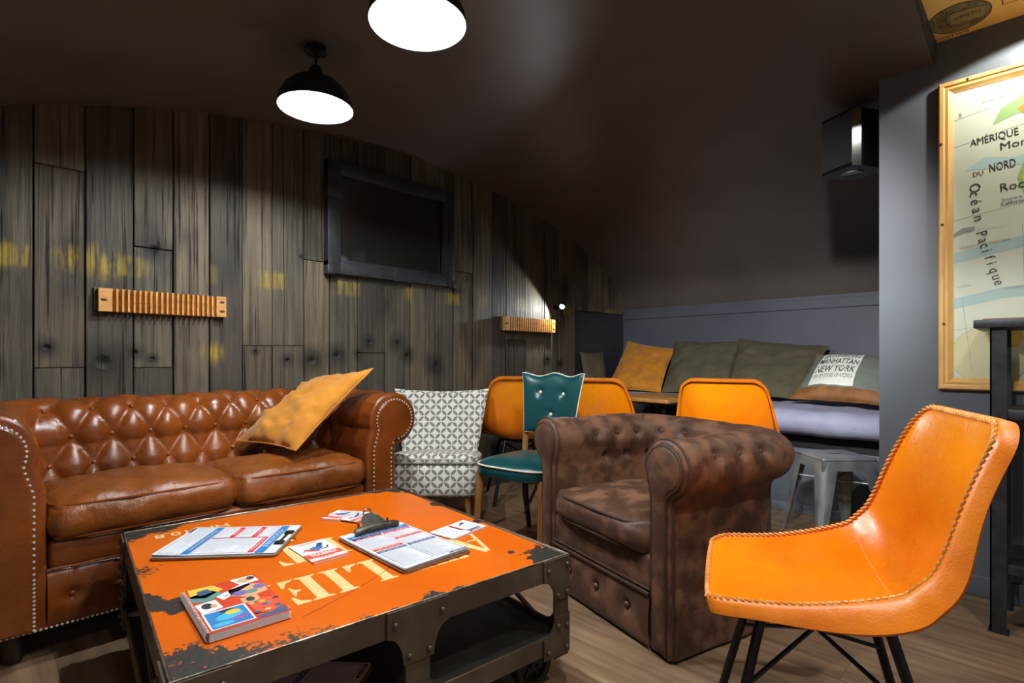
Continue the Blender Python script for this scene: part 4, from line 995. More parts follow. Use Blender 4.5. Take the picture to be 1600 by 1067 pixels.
def notebook():
    r = thing('notebook', 'spiral-bound notebook with colourful collage cover, near the chipped table corner', 'book', tl(-.352, -.296, TZ+.001), TR + R(2))
    W, H = .168, .272; mb = MB()
    for k in range(9): mb.box(-W/2+.004*(k % 2)*.3, W/2-.002*(k % 3), -H/2+.001*(k % 2), H/2, .0015+.0019*k, .0031+.0019*k)
    mb.build('page_block', PAPER, r, smooth=False)
    mb = MB(); mb.box(-W/2, W/2, -H/2, H/2, .0188, .0196); mb.box(-W/2, W/2, -H/2, H/2, 0, .0012); cv = mb.build('cover', M('orange_red_card', '#c43a12', rough=.4), r, smooth=False)
    D = Decal((0, 0, .0196)); inks = [INKO, INKB, INKK, INKC, INKN, INKT, INKY, INKW, INKM, INKP]
    rn = random.Random(11)
    D.poly([(-.075,.135),(-.02,.13),(-.005,.09),(-.05,.06),(-.078,.08)], 6); D.poly([(-.08,.09),(-.03,.10),(-.01,.06),(-.05,.035),(-.08,.05)], 8); D.poly([(-.06,.11),(-.035,.115),(-.03,.085),(-.06,.08)], 4, .0006)
    D.poly([(-.03,.05),(.05,.10),(.055,.075),(-.02,.02)], 7, .0006); D.text('les jeux du bar', -.012, .036, .010, 2, .0009, ang=.58, width=.07)
    D.poly([(.02,.135),(.075,.135),(.08,.09),(.035,.085)], 7); D.ellipse(.05,.112,.018,.015, 5, .0007); D.ellipse(.066,.118,.010,.012, 2, .0008, 10)
    D.poly([(.0,.07),(.05,.085),(.082,.06),(.078,.01),(.03,.0),(.0,.03)], 5, .0006); D.ellipse(.02,.035,.016,.016, 9, .0008, 12); D.ellipse(.068,.05,.014,.016, 9, .0008, 12); D.ellipse(.045,.03,.015,.012, 8, .0009, 10)
    D.poly([(-.08,.03),(-.035,.035),(-.03,-.02),(-.075,-.03)], 7, .0006); D.ellipse(-.058,.008,.012,.018, 2, .0008, 9); D.ellipse(-.045,.0,.007,.012, 5, .0009, 8)
    D.rect(-.078,-.128,.012,-.03,7,.0010); D.rect(-.074,-.124,.008,-.036,1,.0014); D.ellipse(-.03,-.075,.030,.018,3,.0017,12,.3); D.ellipse(-.02,-.06,.016,.012,6,.0019,10); D.ellipse(-.012,-.098,.020,.012,9,.0018,10,.4); D.ellipse(-.05,-.11,.022,.010,3,.0018,10)
    D.ellipse(-.03,-.046,.016,.008,2,.0018,8); D.poly([(.01,.0),(.05,.005),(.05,-.035),(.012,-.032)], 5, .0006); D.ellipse(.03,-.015,.01,.014,2,.0008,8)
    D.poly([(.018,-.05),(.05,-.025),(.082,-.04),(.08,-.10),(.045,-.118),(.02,-.10)], 0, .0012)
    for i in range(14): D.ellipse(.05+rn.uniform(-.028,.028), -.072+rn.uniform(-.035,.035), rn.uniform(.004,.010), rn.uniform(.004,.009), rn.choice([0,2,5,6,4,8]), .0014+i*.0001, 8)
    D.poly([(.018,-.12),(.08,-.105),(.08,-.132),(.018,-.132)], 4, .0006)
    D.build('cover_collage', inks, cv)
    mb = MB()
    for i in range(30):
        y = -H/2+.008+i*(H-.016)/29
        mb.tube([(-W/2+.006*math.cos(2*math.pi*k/10)-.001, y, .0105+.0105*math.sin(2*math.pi*k/10)) for k in range(10)], .0011, 5, closed=True)
    mb.build('spiral_binding', M('white_wire', '#d8d8d8', rough=.3), r)
notebook()

# ------------------------------------------------------------------ bucket chairs in orange leather
ED = [(-.245,.452,.222),(-.23,.46,.231),(-.06,.478,.243),(.093,.520,.255),(.140,.555,.260),(.173,.602,.260),(.222,.738,.243),(.270,.845,.224),(.283,.873,.220)]
CE = [(-.252,.440,.222),(-.23,.442,.231),(-.06,.436,.246),(.110,.440,.262),(.185,.470,.270),(.225,.540,.271),(.252,.690,.251),(.280,.835,.224),(.291,.871,.220)]
def bucket_chair(label, loc, rz):
    r = thing('bucket_chair', label, 'chair', loc, rz, 'orange leather bucket chairs')
    e_pts = [(0, a, b_) for a, b_, c in ED]; c_pts = [(0, a, b_) for a, b_, c in CE]; w_pts = [(c, 0, 0) for a, b_, c in ED]
    rc = .060
    smp = [cr_at(e_pts, i/200) for i in range(201)]; cum = [0.0]
    for a_, b_ in zip(smp, smp[1:]): cum.append(cum[-1] + (b_-a_).length)
    Ltot = cum[-1]
    def arc(v_):
        x = min(max(v_, 0), 1)*Ltot; lo, hi = 0, 200
        while hi - lo > 1:
            m_ = (lo+hi)//2
            if cum[m_] <= x: lo = m_
            else: hi = m_
        return (lo + (x-cum[lo])/max(cum[hi]-cum[lo], 1e-9))/200
    def smooth_panel(aa, v_):
        v_ = arc(v_); e = cr_at(e_pts, v_); c = cr_at(c_pts, v_); wd = cr_at(w_pts, v_).x; p = c.lerp(e, abs(aa)**2.6); return Vector((aa*wd, p.y, p.z))
    def rel(u, v_):
        wd = cr_at(w_pts, arc(v_)).x; d = min(v_, 1-v_)*Ltot; k = 0
        if d < rc: k = rc - math.sqrt(max(0, rc*rc-(rc-d)**2))
        return (2*u-1)*(wd-k)/wd
    def panel(u, v_): return smooth_panel(rel(u, v_), v_)
    def vm(t):   # dense rows near both ends
        return .5 - .5*math.cos(math.pi*t)*(.55 + .45*abs(math.cos(math.pi*t)))
    nu, nv = 26, 64
    top = [[panel(i/nu, vm(j/nv)) for i in range(nu+1)] for j in range(nv+1)]
    def normal(i, j):
        v_ = vm(j/nv); a = rel(i/nu, v_); va, vb = max(v_-.01, 0), min(v_+.01, 1)
        return (smooth_panel(a+.02, v_) - smooth_panel(a-.02, v_)).cross(smooth_panel(a, vb) - smooth_panel(a, va)).normalized()
    nrm = [[normal(i, j) for i in range(nu+1)] for j in range(nv+1)]
    mb = MB(); W = nu+1
    mb.add([p for row in top for p in row], [(j*W+i, j*W+i+1, (j+1)*W+i+1, (j+1)*W+i) for j in range(nv) for i in range(nu)])
    mb.add([p - q*.012 for row, nr in zip(top, nrm) for p, q in zip(row, nr)], [((j+1)*W+i, (j+1)*W+i+1, j*W+i+1, j*W+i) for j in range(nv) for i in range(nu)])
    sh = mb.build('seat_shell', ORANGE, r, angle=80)
    # rim skirt folded away from the panel
    loop = [(i, 0) for i in range(nu)] + [(nu, j) for j in range(nv)] + [(i, nv) for i in range(nu, 0, -1)] + [(0, j) for j in range(nv, 0, -1)]
    P = [top[j][i] for i, j in loop]; Q = [nrm[j][i] for i, j in loop]; K = len(loop)
    Q = [(Q[k-2]+Q[k-1]+Q[k]+Q[(k+1) % K]+Q[(k+2) % K]).normalized() for k in range(K)]
    rows = []
    for o, d in ((-.004, .0), (.002, -.004), (.007, -.001), (.012, .008), (.014, .03), (.014, 1.0), (.008, 1.04), (.002, 1.0), (.0, .03)):
        rr = []
        for k in range(K):
            t = (P[(k+1) % K] - P[k-1]); t = t.normalized() if t.length > 1e-9 else Vector((0, 1, 0)); out = t.cross(Q[k]).normalized()
            j = loop[k][1]; vv = vm(j/nv); dep = .030 + .032*math.exp(-((vv-.45)/.20)**2)
            dd = d if abs(d) < .5 else dep*d
            rr.append(P[k] + out*o - Q[k]*dd)
        rows.append(rr)
    mb = MB(); nr_ = len(rows)
    mb.add([p for row in rows for p in row], [(a*K+k, a*K+(k+1) % K, (a+1)*K+(k+1) % K, (a+1)*K+k) for a in range(nr_-1) for k in range(K)])
    mb.build('rim', ORANGE_EDGE, r, angle=60)
    mb = MB(); acc = 0; nxt = 0
    for k in range(K):
        a, b_ = P[k], P[(k+1) % K]; d = (b_-a).length
        if d < 1e-7: continue
        while nxt <= acc + d:
            f_ = (nxt-acc)/d; p = a.lerp(b_, f_); t = (b_-a).normalized(); out = t.cross(Q[k]).normalized()
            ax = (t*.8 + out*.6).normalized(); z = Q[k]; y = z.cross(ax).normalized(); z = ax.cross(y)
            rot = Matrix((ax, y, z)).transposed(); mb.ball(p + out*.002 + Q[k]*.0035, .0118, 6, (1, .36, .44), rot=rot); nxt += .0142
        acc += d
    mb.build('stitching', STITCH, r)
    mb = MB(); j = int(nv*.50); mb.tube([top[j][i] + nrm[j][i]*.0006 for i in range(1, nu)], .0016, 5); mb.build('seam', STITCH, sh)
    # tube legs and cross rods
    tops = {(-1,-1):(-.115,-.125,.425), (1,-1):(.115,-.125,.425), (-1,1):(-.115,.115,.43), (1,1):(.115,.115,.43)}
    feet = {(-1,-1):(-.205,-.225,0), (1,-1):(.205,-.225,0), (-1,1):(-.205,.235,0), (1,1):(.205,.235,0)}
    for k in tops:
        mb = MB(); a, b_ = Vector(tops[k]), Vector(feet[k]); mb.tube([a, b_], [.0115, .0115], 12); mb.ball(b_+Vector((0,0,.006)), .0125, 10, (1, 1, .6)); mb.build('leg', BLACKM, r)
    def on(k, z): a, b_ = Vector(tops[k]), Vector(feet[k]); t = (a.z-z)/(a.z-b_.z); return a.lerp(b_, t)
    for ka, kb in (((-1,-1),(1,1)), ((1,-1),(-1,1)), ((-1,1),(1,-1)), ((1,1),(-1,-1))):
        mb = MB(); a = on(ka, .235); b_ = Vector(tops[kb]) + Vector((0, 0, -.03)); mb.tube([a, a.lerp(b_, .5), b_], .0055, 8); mb.build('brace', BLACKM, r)
    mb = MB(); mb.box(-.13, .13, -.14, .13, .412, .424, bev=.003); mb.build('seat_plate', BLACKM, r)
    return r
front = bucket_chair('orange leather bucket chair nearest the camera, with laced edge, by the black rack', (1.483, .409, 0), R(203.6))
def place_back(px_pt, facing, label):
    f_ = Vector(facing).normalized(); c = Vector(px_pt) + f_*.27
    rz = math.atan2(f_.x, -f_.y); copy_tree(front, (c.x, c.y, 0), rz, label)
place_back((3.17, 1.385), (.95, .25), 'orange bucket chair behind the brown armchair, back turned, facing the cushioned bench')
place_back((2.625, 2.50), (.60, .80), 'orange bucket chair close to the plank wall, left behind the teal chair')
place_back((2.70, 2.03), (.95, .31), 'orange bucket chair pulled to the small wooden table, right behind the teal chair')

# ------------------------------------------------------------------ teal side chair
def teal_chair():
    r = thing('side_chair', 'teal vinyl side chair with white piping and three white back buttons', 'chair', (2.11, 1.97, 0), math.atan2(.145, .99) + R(-90) + R(180) - R(180))
    r.rotation_euler[2] = math.atan2(-.99, .145)   # local -y faces (-.99,-.145)
    W = .235
    def so(s, k=1.0):   # seat outline, front at -y
        out = []
        for i in range(80):
            th = 2*math.pi*i/80; q = 4.5; x = abs(math.cos(th))**(2/q)*math.copysign(1, math.cos(th)); y = abs(math.sin(th))**(2/q)*math.copysign(1, math.sin(th))
            wd = W*(1 - .10*(y+1)/2); out.append(((wd*s)*x, .225*s*y - .012*(1-x*x)*(1 if y < 0 else 0)))
        return out
    mb = MB(); rings = []
    for s, z in ((.0, .495), (.3, .493), (.6, .484), (.85, .470), (.96, .458), (1.0, .445), (1.0, .395), (.97, .388), (0.0, .388)):
        rings.append([(x, y, z) for x, y in so(max(s, .001))])
    k = 80; mb.add([p for rr in rings for p in rr], [(a*k+i, a*k+(i+1) % k, (a+1)*k+(i+1) % k, (a+1)*k+i) for a in range(len(rings)-1) for i in range(k)])
    st = mb.build('seat', TEAL, r, angle=60)
    mb = MB(); mb.tube([(x, y, .447) for x, y in so(1.008)], .005, 7, closed=True); mb.build('piping', CREAM, st)
    # back pad, slightly waisted and curved
    def bp(u, v_, s):
        a = 2*u-1; wd = .160 + .038*v_ + .008*(v_**6); z = .58 + .325*v_ - .012*(1-abs(a)**1.5)*(v_**4)*0 + .010*math.cos(a*math.pi*2)*(v_**5)
        y = .20 + .05*v_ - .04*a*a*0 + .030*a*a*-1 + s
        th = .03*(max(0, 1-abs(a)**4)*max(0, 1-abs(2*v_-1)**4))**.5 + .004
        return a*wd, y, z, th
    dots = [(-.40, .70), (.42, .68), (.02, .32)]
    def front_(u, v_):
        x, y, z, th = bp(u, v_, 0); a = 2*u-1; d = sum(.016*math.exp(-(((a-da)*.2)**2+((v_-dv)*.32)**2)/.0006) for da, dv in dots); return (x, y-th+d, z)
    mb = MB(); mb.grid(front_, 40, 40); mb.grid(lambda u, v_: (bp(u, v_, 0)[0], bp(u, v_, 0)[1]+bp(u, v_, 0)[3]*.5, bp(u, v_, 0)[2]), 40, 20, flip=True)
    bk = mb.build('backrest', TEAL, r, angle=70)
    ol = [(i/30, 0) for i in range(30)] + [(1, i/30) for i in range(30)] + [(1-i/30, 1) for i in range(30)] + [(0, 1-i/30) for i in range(30)]
    mb = MB(); mb.tube([(bp(u, v_, 0)[0], bp(u, v_, 0)[1]+.001, bp(u, v_, 0)[2]) for u, v_ in ol], .005, 7, closed=True); mb.build('piping', CREAM, bk)
    for da, dv in dots:
        p = front_((da+1)/2, dv); mb = MB(); mb.ball((0, 0, 0), .0105, 10, (1, .6, 1)); mb.build('button', CREAM, r, loc=(p[0], p[1]-.003, p[2]))
    for sx in (-1, 1):
        mb = MB(); mb.tube([(sx*.195, -.185, .40), (sx*.200, -.195, .25), (sx*.205, -.215, 0)], [.024, .021, .014], 10, flat=.8); mb.build('leg', WOODL, r)
        mb = MB(); mb.tube([(sx*.172, .19, .42), (sx*.172, .20, .60), (sx*.165, .222, .70)], [.020, .018, .014], 10, flat=.8); mb.build('back_post', WOODL, r)
        mb = MB(); mb.tube([(sx*.172, .185, .40), (sx*.176, .205, .2), (sx*.182, .25, 0)], [.020, .019, .015], 10, flat=.8); mb.build('leg', WOODD, r)  # rear legs take the dark wood to carry shade under the seat
    mb = MB(); mb.tube([(-.17, .19, .10), (.17, -.18, .39)], .008, 8); mb.build('brace', WOODD, r)
teal_chair()

# ------------------------------------------------------------------ patterned cocktail chair
def petals():
    m, nt, b = new_mat('petal_print_fabric'); t = N(nt, 'ShaderNodeTexCoord'); mp = N(nt, 'ShaderNodeMapping')
    mp.inputs['Rotation'].default_value = (0, 0, R(45)); mp.inputs['Scale'].default_value = (1/.052,)*3; L(nt, t.outputs['UV'], mp.inputs[0])
    s = N(nt, 'ShaderNodeSeparateXYZ'); L(nt, mp.outputs[0], s.inputs[0]); masks = []
    for a, c in ((0, 1), (1, 0)):
        fr = math_n(nt, 'FRACT', s.outputs[a]); dist = math_n(nt, 'ABSOLUTE', math_n(nt, 'SUBTRACT', math_n(nt, 'FRACT', math_n(nt, 'ADD', s.outputs[c], .5)), .5))
        lens = math_n(nt, 'SUBTRACT', math_n(nt, 'MULTIPLY', math_n(nt, 'MULTIPLY', fr, math_n(nt, 'SUBTRACT', 1.0, fr)), .86), .035)
        masks.append(ramp(nt, math_n(nt, 'SUBTRACT', lens, dist), -.006, .006))
    mk = math_n(nt, 'MAXIMUM', masks[0], masks[1])
    L(nt, mix_c(nt, mk, lin('#d2d1ca'), lin('#77736b')), b.inputs['Base Color']); b.inputs['Roughness'].default_value = .85
    bump(nt, b, noise_n(nt, coords(nt), 400, 2), .1, .002)
    return m
PET = petals()
def cocktail_chair():
    r = thing('cocktail_chair', 'low armless chair in white fabric with grey petal print, beside the sofa arm', 'chair', (2.00, 2.655, 0), R(-45))
    # local -y faces the camera side
    mb = cushion_box(-.262, .262, -.215, .25, .20, .395, .03, 14, 0, .008, .001, 0, .06); s0 = mb.build('seat_base', PET, r, uv=True, angle=80, weld=True)
    mb = cushion_box(-.265, .265, -.22, .24, .385, .44, .026, 16, .022, .004, .001, 1, .06); mb.disp(lambda p: p - Vector((0, 0, .11*max(0, p.y+.20)))); s1 = mb.build('seat_cushion', PET, r, uv=True, angle=80, weld=True)
    pts = []
    for k in range(64):
        th = 2*math.pi*k/64; q = 7; x = abs(math.cos(th))**(2/q)*math.copysign(1, math.cos(th)); y = abs(math.sin(th))**(2/q)*math.copysign(1, math.sin(th)); pts.append((.266*x, .01+.231*y, .424-.11*max(0, .21+.231*y)))
    mb = MB(); mb.tube(pts, .005, 7, closed=True); mb.build('piping', M('grey_white_piping', '#b9b8b0', rough=.8), s1)
    def bk(u, v_, f_):
        a = 2*u-1; wd = .235 + .075*v_ ; z = .36 + .42*v_ + .022*a*a*v_ ; y = .20 + .11*v_ - .05*a*a
        e = (max(0, 1-abs(a)**18)*max(0, 1-abs(2*v_-1)**18))**.5; return (a*wd, y + f_*.042*e, z)
    mb = MB(); mb.grid(lambda u, v_: bk(u, v_, -1), 30, 30); mb.grid(lambda u, v_: bk(u, v_, 1), 30, 30, flip=True); mb.build('backrest', PET, r, uv=True, angle=70)
    for sx in (-1, 1):
        mb = MB(); mb.tube([(sx*.20, -.165, .205), (sx*.225, -.20, 0)], [.021, .011], 12); mb.build('leg', WOODL, r)
        mb = MB(); mb.tube([(sx*.19, .20, .205), (sx*.21, .26, 0)], [.021, .011], 12); mb.build('leg', WOODL, r)
cocktail_chair()

# ------------------------------------------------------------------ pillows
def pillow(name, label, corners, T, mats, seed=0, wr=.012, group=None, cat='cushion', pinch=.06, sag=0.0, band=None, n=30, toward=None):
    C = [Vector(c) for c in corners]; base = sum(C, Vector())/4; base.z = min(c.z for c in C); C = [c - base for c in C]
    nn = ((C[1]-C[0]).cross(C[3]-C[0])).normalized()
    if toward is not None and nn.dot(Vector(toward)) < 0: nn = -nn
    def surf(u, v_, s):
        a, b_ = 2*u-1, 2*v_-1
        ia = a*(1 - pinch*(1-b_*b_)*abs(a)**3); ib = b_*(1 - pinch*(1-a*a)*abs(b_)**3); uu, vv = (ia+1)/2, (ib+1)/2
        p = C[0]*(1-uu)*(1-vv) + C[1]*uu*(1-vv) + C[2]*uu*vv + C[3]*(1-uu)*vv
        e = (max(0, 1-a*a)**.55)*(max(0, 1-b_*b_)**.55)
        q = Vector((a*1.6+seed*3.1, b_*1.6, seed)); rg = (1-abs(noise.noise(Vector((a*1.2+b_*1.1, (b_-a*.5)*3.2, seed+9)))*2))**3*.55; wv = rg + noise.noise(q*1.5)*.7 + noise.noise(Vector((a*2+b_*4, b_*1.2-a*2, seed+4))*1.6)*.7 + noise.noise(q*6)*.25
        h = T*e*(.92 + (.10*noise.noise(q))) + wr*wv*min(1, e*1.6)
        h = max(h, .004*e)
        return p + nn*(h if s > 0 else -h*.75) + nn*.004*noise.noise(Vector((a*3, b_*3, seed)))
    r = thing(name, label, cat, base, 0, group)
    mb = MB(); mb.grid(lambda u, v_: surf(u, v_, 1), n, n, mi=0); k0 = len(mb.f); mb.grid(lambda u, v_: surf(u, v_, -1), n, n, flip=True)
    if band:
        for fi in range(len(mb.f)):
            v_ = ((fi % (n*n))//n + .5)/n
            if v_ < band: mb.m[fi] = 1
    mb.build('cover', mats, r, angle=80, weld=True)
    edge = [(i/24, 0) for i in range(24)] + [(1, i/24) for i in range(24)] + [(1-i/24, 1) for i in range(24)] + [(0, 1-i/24) for i in range(24)]
    mb = MB(); mb.tube([surf(u, v_, 1) for u, v_ in edge], .0035, 5, closed=True); mb.build('seam', mats[0] if not band else BROWNP, r)
    return r, surf, nn
CAMV = (-1, -1, .4)
pillow('throw_pillow', 'mustard yellow pillow leaning on the right arm of the leather sofa', [(.885,2.755,.605),(1.01,2.37,.590),(1.425,2.42,.950),(1.28,2.79,.885)], .068, [MUSTARD], 1, .024, toward=(-1, -.2, 1))
pillow('throw_pillow', 'mustard yellow cushion on the bench behind the small wooden table', [(4.27,3.0,.70),(4.30,2.44,.70),(4.63,2.48,1.09),(4.68,3.02,1.175)], .075, [MUSTARD], 2, .022, toward=CAMV)
pillow('throw_pillow', 'olive cushion leaning right beside the mustard one on the bench', [(4.32,2.44,.70),(4.32,1.84,.70),(4.67,1.87,1.15),(4.67,2.50,1.165)], .075, [OLIVE], 3, .018, 'olive cushions along the bench', toward=CAMV)
pillow('throw_pillow', 'wide olive cushion behind the grey cushion with New York lettering', [(4.26,1.86,.70),(4.28,1.32,.70),(4.67,1.20,1.095),(4.66,1.90,1.17)], .075, [OLIVE], 5, .018, 'olive cushions along the bench', toward=CAMV)
pillow('throw_pillow', 'dark olive cushion in the shadowed corner at the far end of the bench', [(3.96,3.0,.70),(4.30,3.01,.70),(4.33,3.08,1.06),(3.97,3.08,1.06)], .06, [OLIVE], 7, .008, 'olive cushions along the bench', toward=CAMV)
pr, sf, nn_ = pillow('lettered_pillow', 'grey-green cushion with New York lettering and brown suede band', [(4.02,1.28,.72),(3.98,.68,.705),(4.34,.68,1.00),(4.42,1.22,1.03)], .095, [GREYG, BROWNP], 9, .006, toward=CAMV, band=.17)
LAB = M('cream_label_cloth', '#d9dbcf', rough=.8)
def on_p(x, y, h): return sf(.15 + .47*x, .19 + .74*y, 1) + nn_*(.0025 + h)
D = Decal(fn=on_p)
D.mb.grid(lambda u, v_: on_p(u, v_, 0), 14, 14, mi=0)
D.text('UNITED STATES OF AMERICA', .04, .17, .09, 1, .0012, width=.92); D.text('NEW YORK', .04, .31, .19, 1, .0012, width=.92, bold=.01)
D.text('MANHATTAN', .04, .56, .16, 1, .0012, width=.92, bold=.01); D.text('BROOKLYN', .06, .78, .10, 1, .0012, width=.88); D.text('QUEENS BRONX', .08, .92, .05, 1, .0012, width=.8)
D.build('lettered_label', [LAB, INKK], pr)

# ------------------------------------------------------------------ built-in bench and mattresses
bn = thing('built_in_bench', 'low built-in bench with slate front panel along the niche wall', 'bench', (4.25, 1.95, 0)); 
mb = MB(); mb.box(-.47, -.43, -1.38, 1.16, 0, .42, bev=.003); mb.build('front_panel', WALLG, bn)
mb = MB(); mb.box(-.485, -.47, -1.38, 1.16, 0, .06, bev=.003); mb.build('plinth', WALLG, bn)
mb = MB(); mb.box(-.42, .52, -1.38, 1.16, .42, .49); mb.build('seat_board', M('black_gap_board', '#101012', rough=.6), bn)  # black colour carries the shade of the gap below the mattress
def soft(name, label, x0, x1, y0, y1, z0, z1, m, group, seed):
    c = cushion_box(x0, x1, y0, y1, z0, z1, .07, 34, .012, .015, .005, seed, .06)
    def tuft(p):
        d = .014*max(0, noise.noise(Vector((p.x*2, p.y*5+seed, 0)))) - .016*abs(noise.noise(Vector((p.x*.6, p.y*9+seed, p.z*2))))
        return p + Vector((-d if p.x < (x0+x1)/2 - .3 else 0, 0, d if p.z > (z0+z1)/2 else 0))
    c.disp(tuft); o = c.build(name, m, angle=80, weld=True); return tag(o, label, 'mattress', group)
soft('bench_mattress', 'pale lavender-grey bench mattress under the lettered cushion, beside the wall corner', 3.68, 4.74, .60, 1.905, .508, .668, LAV, None, 2)
soft('bench_mattress', 'charcoal bench mattress behind the small wooden table', 3.70, 4.74, 1.95, 3.08, .508, .640, CHAR, None, 6)
tag(cushion_box(3.98, 4.74, 1.96, 3.06, .666, .684, .009, 10, .01, .004, .004, 3, .05).build('bench_blanket', LAV, angle=80, weld=True), 'folded lavender-grey blanket lying on the charcoal bench mattress', 'blanket')

# ------------------------------------------------------------------ small wooden table on iron legs
st_ = thing('bistro_table', 'small square wooden table on curved black iron legs by the bench', 'table', (3.45, 1.98, 0), R(-6))
mb = MB(); mb.box(-.265, .265, -.265, .265, .705, .732, bev=.008, seg=3); mb.build('tabletop', TTOP, st_)
for sx in (-1, 1):
    for sy in (-1, 1):
        mb = MB(); mb.tube([p for p in cr([(sx*.17, sy*.17, .70), (sx*.175, sy*.175, .64), (sx*.10, sy*.10, .50), (sx*.06, sy*.06, .30), (sx*.12, sy*.12, .10), (sx*.20, sy*.20, .0)], 6)], .012, 8); mb.build('leg', BLACKM, st_)
mb = MB(); mb.box(-.20, .20, -.20, .20, .69, .705); mb.build('under_frame', BLACKM, st_)

# ------------------------------------------------------------------ metal stool
so_ = thing('metal_stool', 'low galvanised steel stool standing in front of the bench', 'stool', (3.37, .845, 0), R(-45))
mb = MB(); mb.box(-.145, .145, -.145, .145, .452, .472, bev=.010, seg=3); seat = mb.build('seat', GALV, so_)
mb = MB(); mb.box(-.035, .035, -.007, .007, .4712, .4727, bev=.0004); mb.build('handle_slot', BLACKM, seat, smooth=False)
mb = MB()
for k in range(4):
    rt = Matrix.Rotation(R(90*k), 4, 'Z'); pts = [(-.148,-.148,.456),(.148,-.148,.456),(.150,-.150,.405),(-.150,-.150,.405)]
    mb.prism([rt @ Vector(p) for p in pts], rt.to_3x3() @ Vector((0, .003, 0)))
mb.build('apron', GALV, so_)
for sx in (-1, 1):
    for sy in (-1, 1):
        mb = MB(); rows = []
        for q in range(9):
            t = q/8; z = .45*(1-t); wd = .062*(1-t)**.8 + .022; c = Vector((sx*(.148+.045*t), sy*(.148+.045*t), z))
            rows.append([c + Vector((-sx*wd, 0, 0)), c + Vector((-sx*wd*.35, sy*.002, 0)), c + Vector((-sx*.012, -sy*.004, 0)), c + Vector((-sx*.004, -sy*.012, 0)), c + Vector((sx*.002, -sy*wd*.35, 0)), c + Vector((0, -sy*wd, 0)), c + Vector((-sx*.006, -sy*wd, 0)), c + Vector((-sx*.012, -sy*.016, 0)), c + Vector((-sx*.016, -sy*.012, 0)), c + Vector((-sx*wd, -sy*.006, 0))])
        K = 10; mb.add([p for rr in rows for p in rr], [(a*K+i, a*K+(i+1) % K, (a+1)*K+(i+1) % K, (a+1)*K+i) for a in range(8) for i in range(K)] + [tuple(range(K)), tuple(range(8*K, 9*K))]); mb.build('leg', GALV, so_)
mb = MB(); mb.tube([(-.15, -.15, .33), (.15, .15, .33)], .006, 8); mb.tube([(-.15, .15, .33), (.15, -.15, .33)], .006, 8); mb.build('cross_brace', GALV, so_)

# ------------------------------------------------------------------ framed map
mp_ = thing('framed_map', 'large old wall map of America in a pine frame, on the grey wall', 'picture', (3.0, -.28, 1.53))
T0, T1, Y0, Y1 = .664, -.665, .6245, -.62
mb = MB()
def bar(p, q, inn):   # moulded frame bar: p-q outer edge points (y,z), inn inward direction (y,z)
    prof = [(0, -.004), (0, -.022), (.006, -.030), (.018, -.030), (.024, -.024), (.034, -.026), (.042, -.020), (.052, -.016), (.052, -.004)]
    P, Q, I = Vector(p), Vector(q), Vector(inn); d = (Q-P).normalized(); v = []
    for base, sg in ((P, 1), (Q, -1)):
        for o, x in prof:
            w_ = base + I*o + d*o*sg; v.append((x, w_.x, w_.y))
    k = len(prof); mb.add(v, [(i, (i+1) % k, k+(i+1) % k, k+i) for i in range(k)] + [tuple(range(k)), tuple(range(k, 2*k))])
bar((Y0, T0), (Y1, T0), (0, -1)); bar((Y1, T1), (Y0, T1), (0, 1)); bar((Y0, T1), (Y0, T0), (-1, 0)); bar((Y1, T0), (Y1, T1), (1, 0))
fr_ = mb.build('frame', PINE, mp_, angle=25)
for y, z in ((Y0-.012, .40), (Y0-.015, .05), (Y0-.02, -.38), (Y0-.10, T0-.012)):
    mb = MB(); mb.ball((0, 0, 0), .005, 8, (.4, 1, 1.2)); mb.build('wood_knot', BLOCKD, fr_, loc=(-.031, y, z))
MAPP = M('aged_map_paper', '#d3d8c4', '#c6ceb8', 3, rough=.45, bs=.1, bscale=9)
mb = MB(); mb.box(-.014, -.004, Y1+.04, Y0-.04, T1+.04, T0-.04); ms = mb.build('map_sheet', MAPP, mp_, smooth=False)
Yi = Y0 - .052; Ti = T0 - .052
D = Decal((-.014, Yi, Ti), (0, -1, 0), (0, 0, 1), (-1, 0, 0))
SEA = M('pale_blue_current', '#a9c4bc', rough=.5); GRN = M('map_green', '#8fb070', rough=.5); YEL = M('map_yellow', '#d9b64e', rough=.5); ORG = M('map_orange', '#c98a35', rough=.5); MLINE = M('map_line', '#8d9488', rough=.5); MTX = M('map_lettering', '#2b2b28', rough=.5); BEI = M('map_beige', '#cdc79c', rough=.5)
mi = [SEA, GRN, YEL, ORG, MLINE, MTX, BEI]
D.poly([(.0,-.69),(.12,-.665),(.25,-.64),(.7,-.60),(.7,-.645),(.25,-.685),(.12,-.71),(.0,-.735)], 0); D.poly([(.0,-.885),(.15,-.85),(.7,-.80),(.7,-.85),(.15,-.895),(.0,-.93)], 0)
D.poly([(.04,-.345),(.1,-.30),(.20,-.325),(.30,-.30),(.34,-.36),(.35,-.46),(.32,-.5),(.29,-.42),(.26,-.36),(.15,-.355)], 0)
D.poly([(.125,-.175),(.15,-.115),(.20,-.09),(.25,-.04),(.34,-.02),(.5,-.02),(.52,-.16),(.4,-.19),(.30,-.14),(.2,-.15)], 1, .0006)
D.poly([(.20,-.13),(.24,-.10),(.30,-.06),(.36,-.10),(.4,-.2),(.33,-.26),(.25,-.20)], 3, .0009); D.poly([(.24,-.08),(.32,-.03),(.45,-.04),(.45,-.10),(.3,-.08)], 1, .0010)
D.poly([(.20,-.41),(.215,-.36),(.26,-.30),(.30,-.22),(.55,-.2),(.8,-.3),(.75,-.55),(.5,-.72),(.36,-.62),(.27,-.55),(.22,-.48)], 1, .0006)
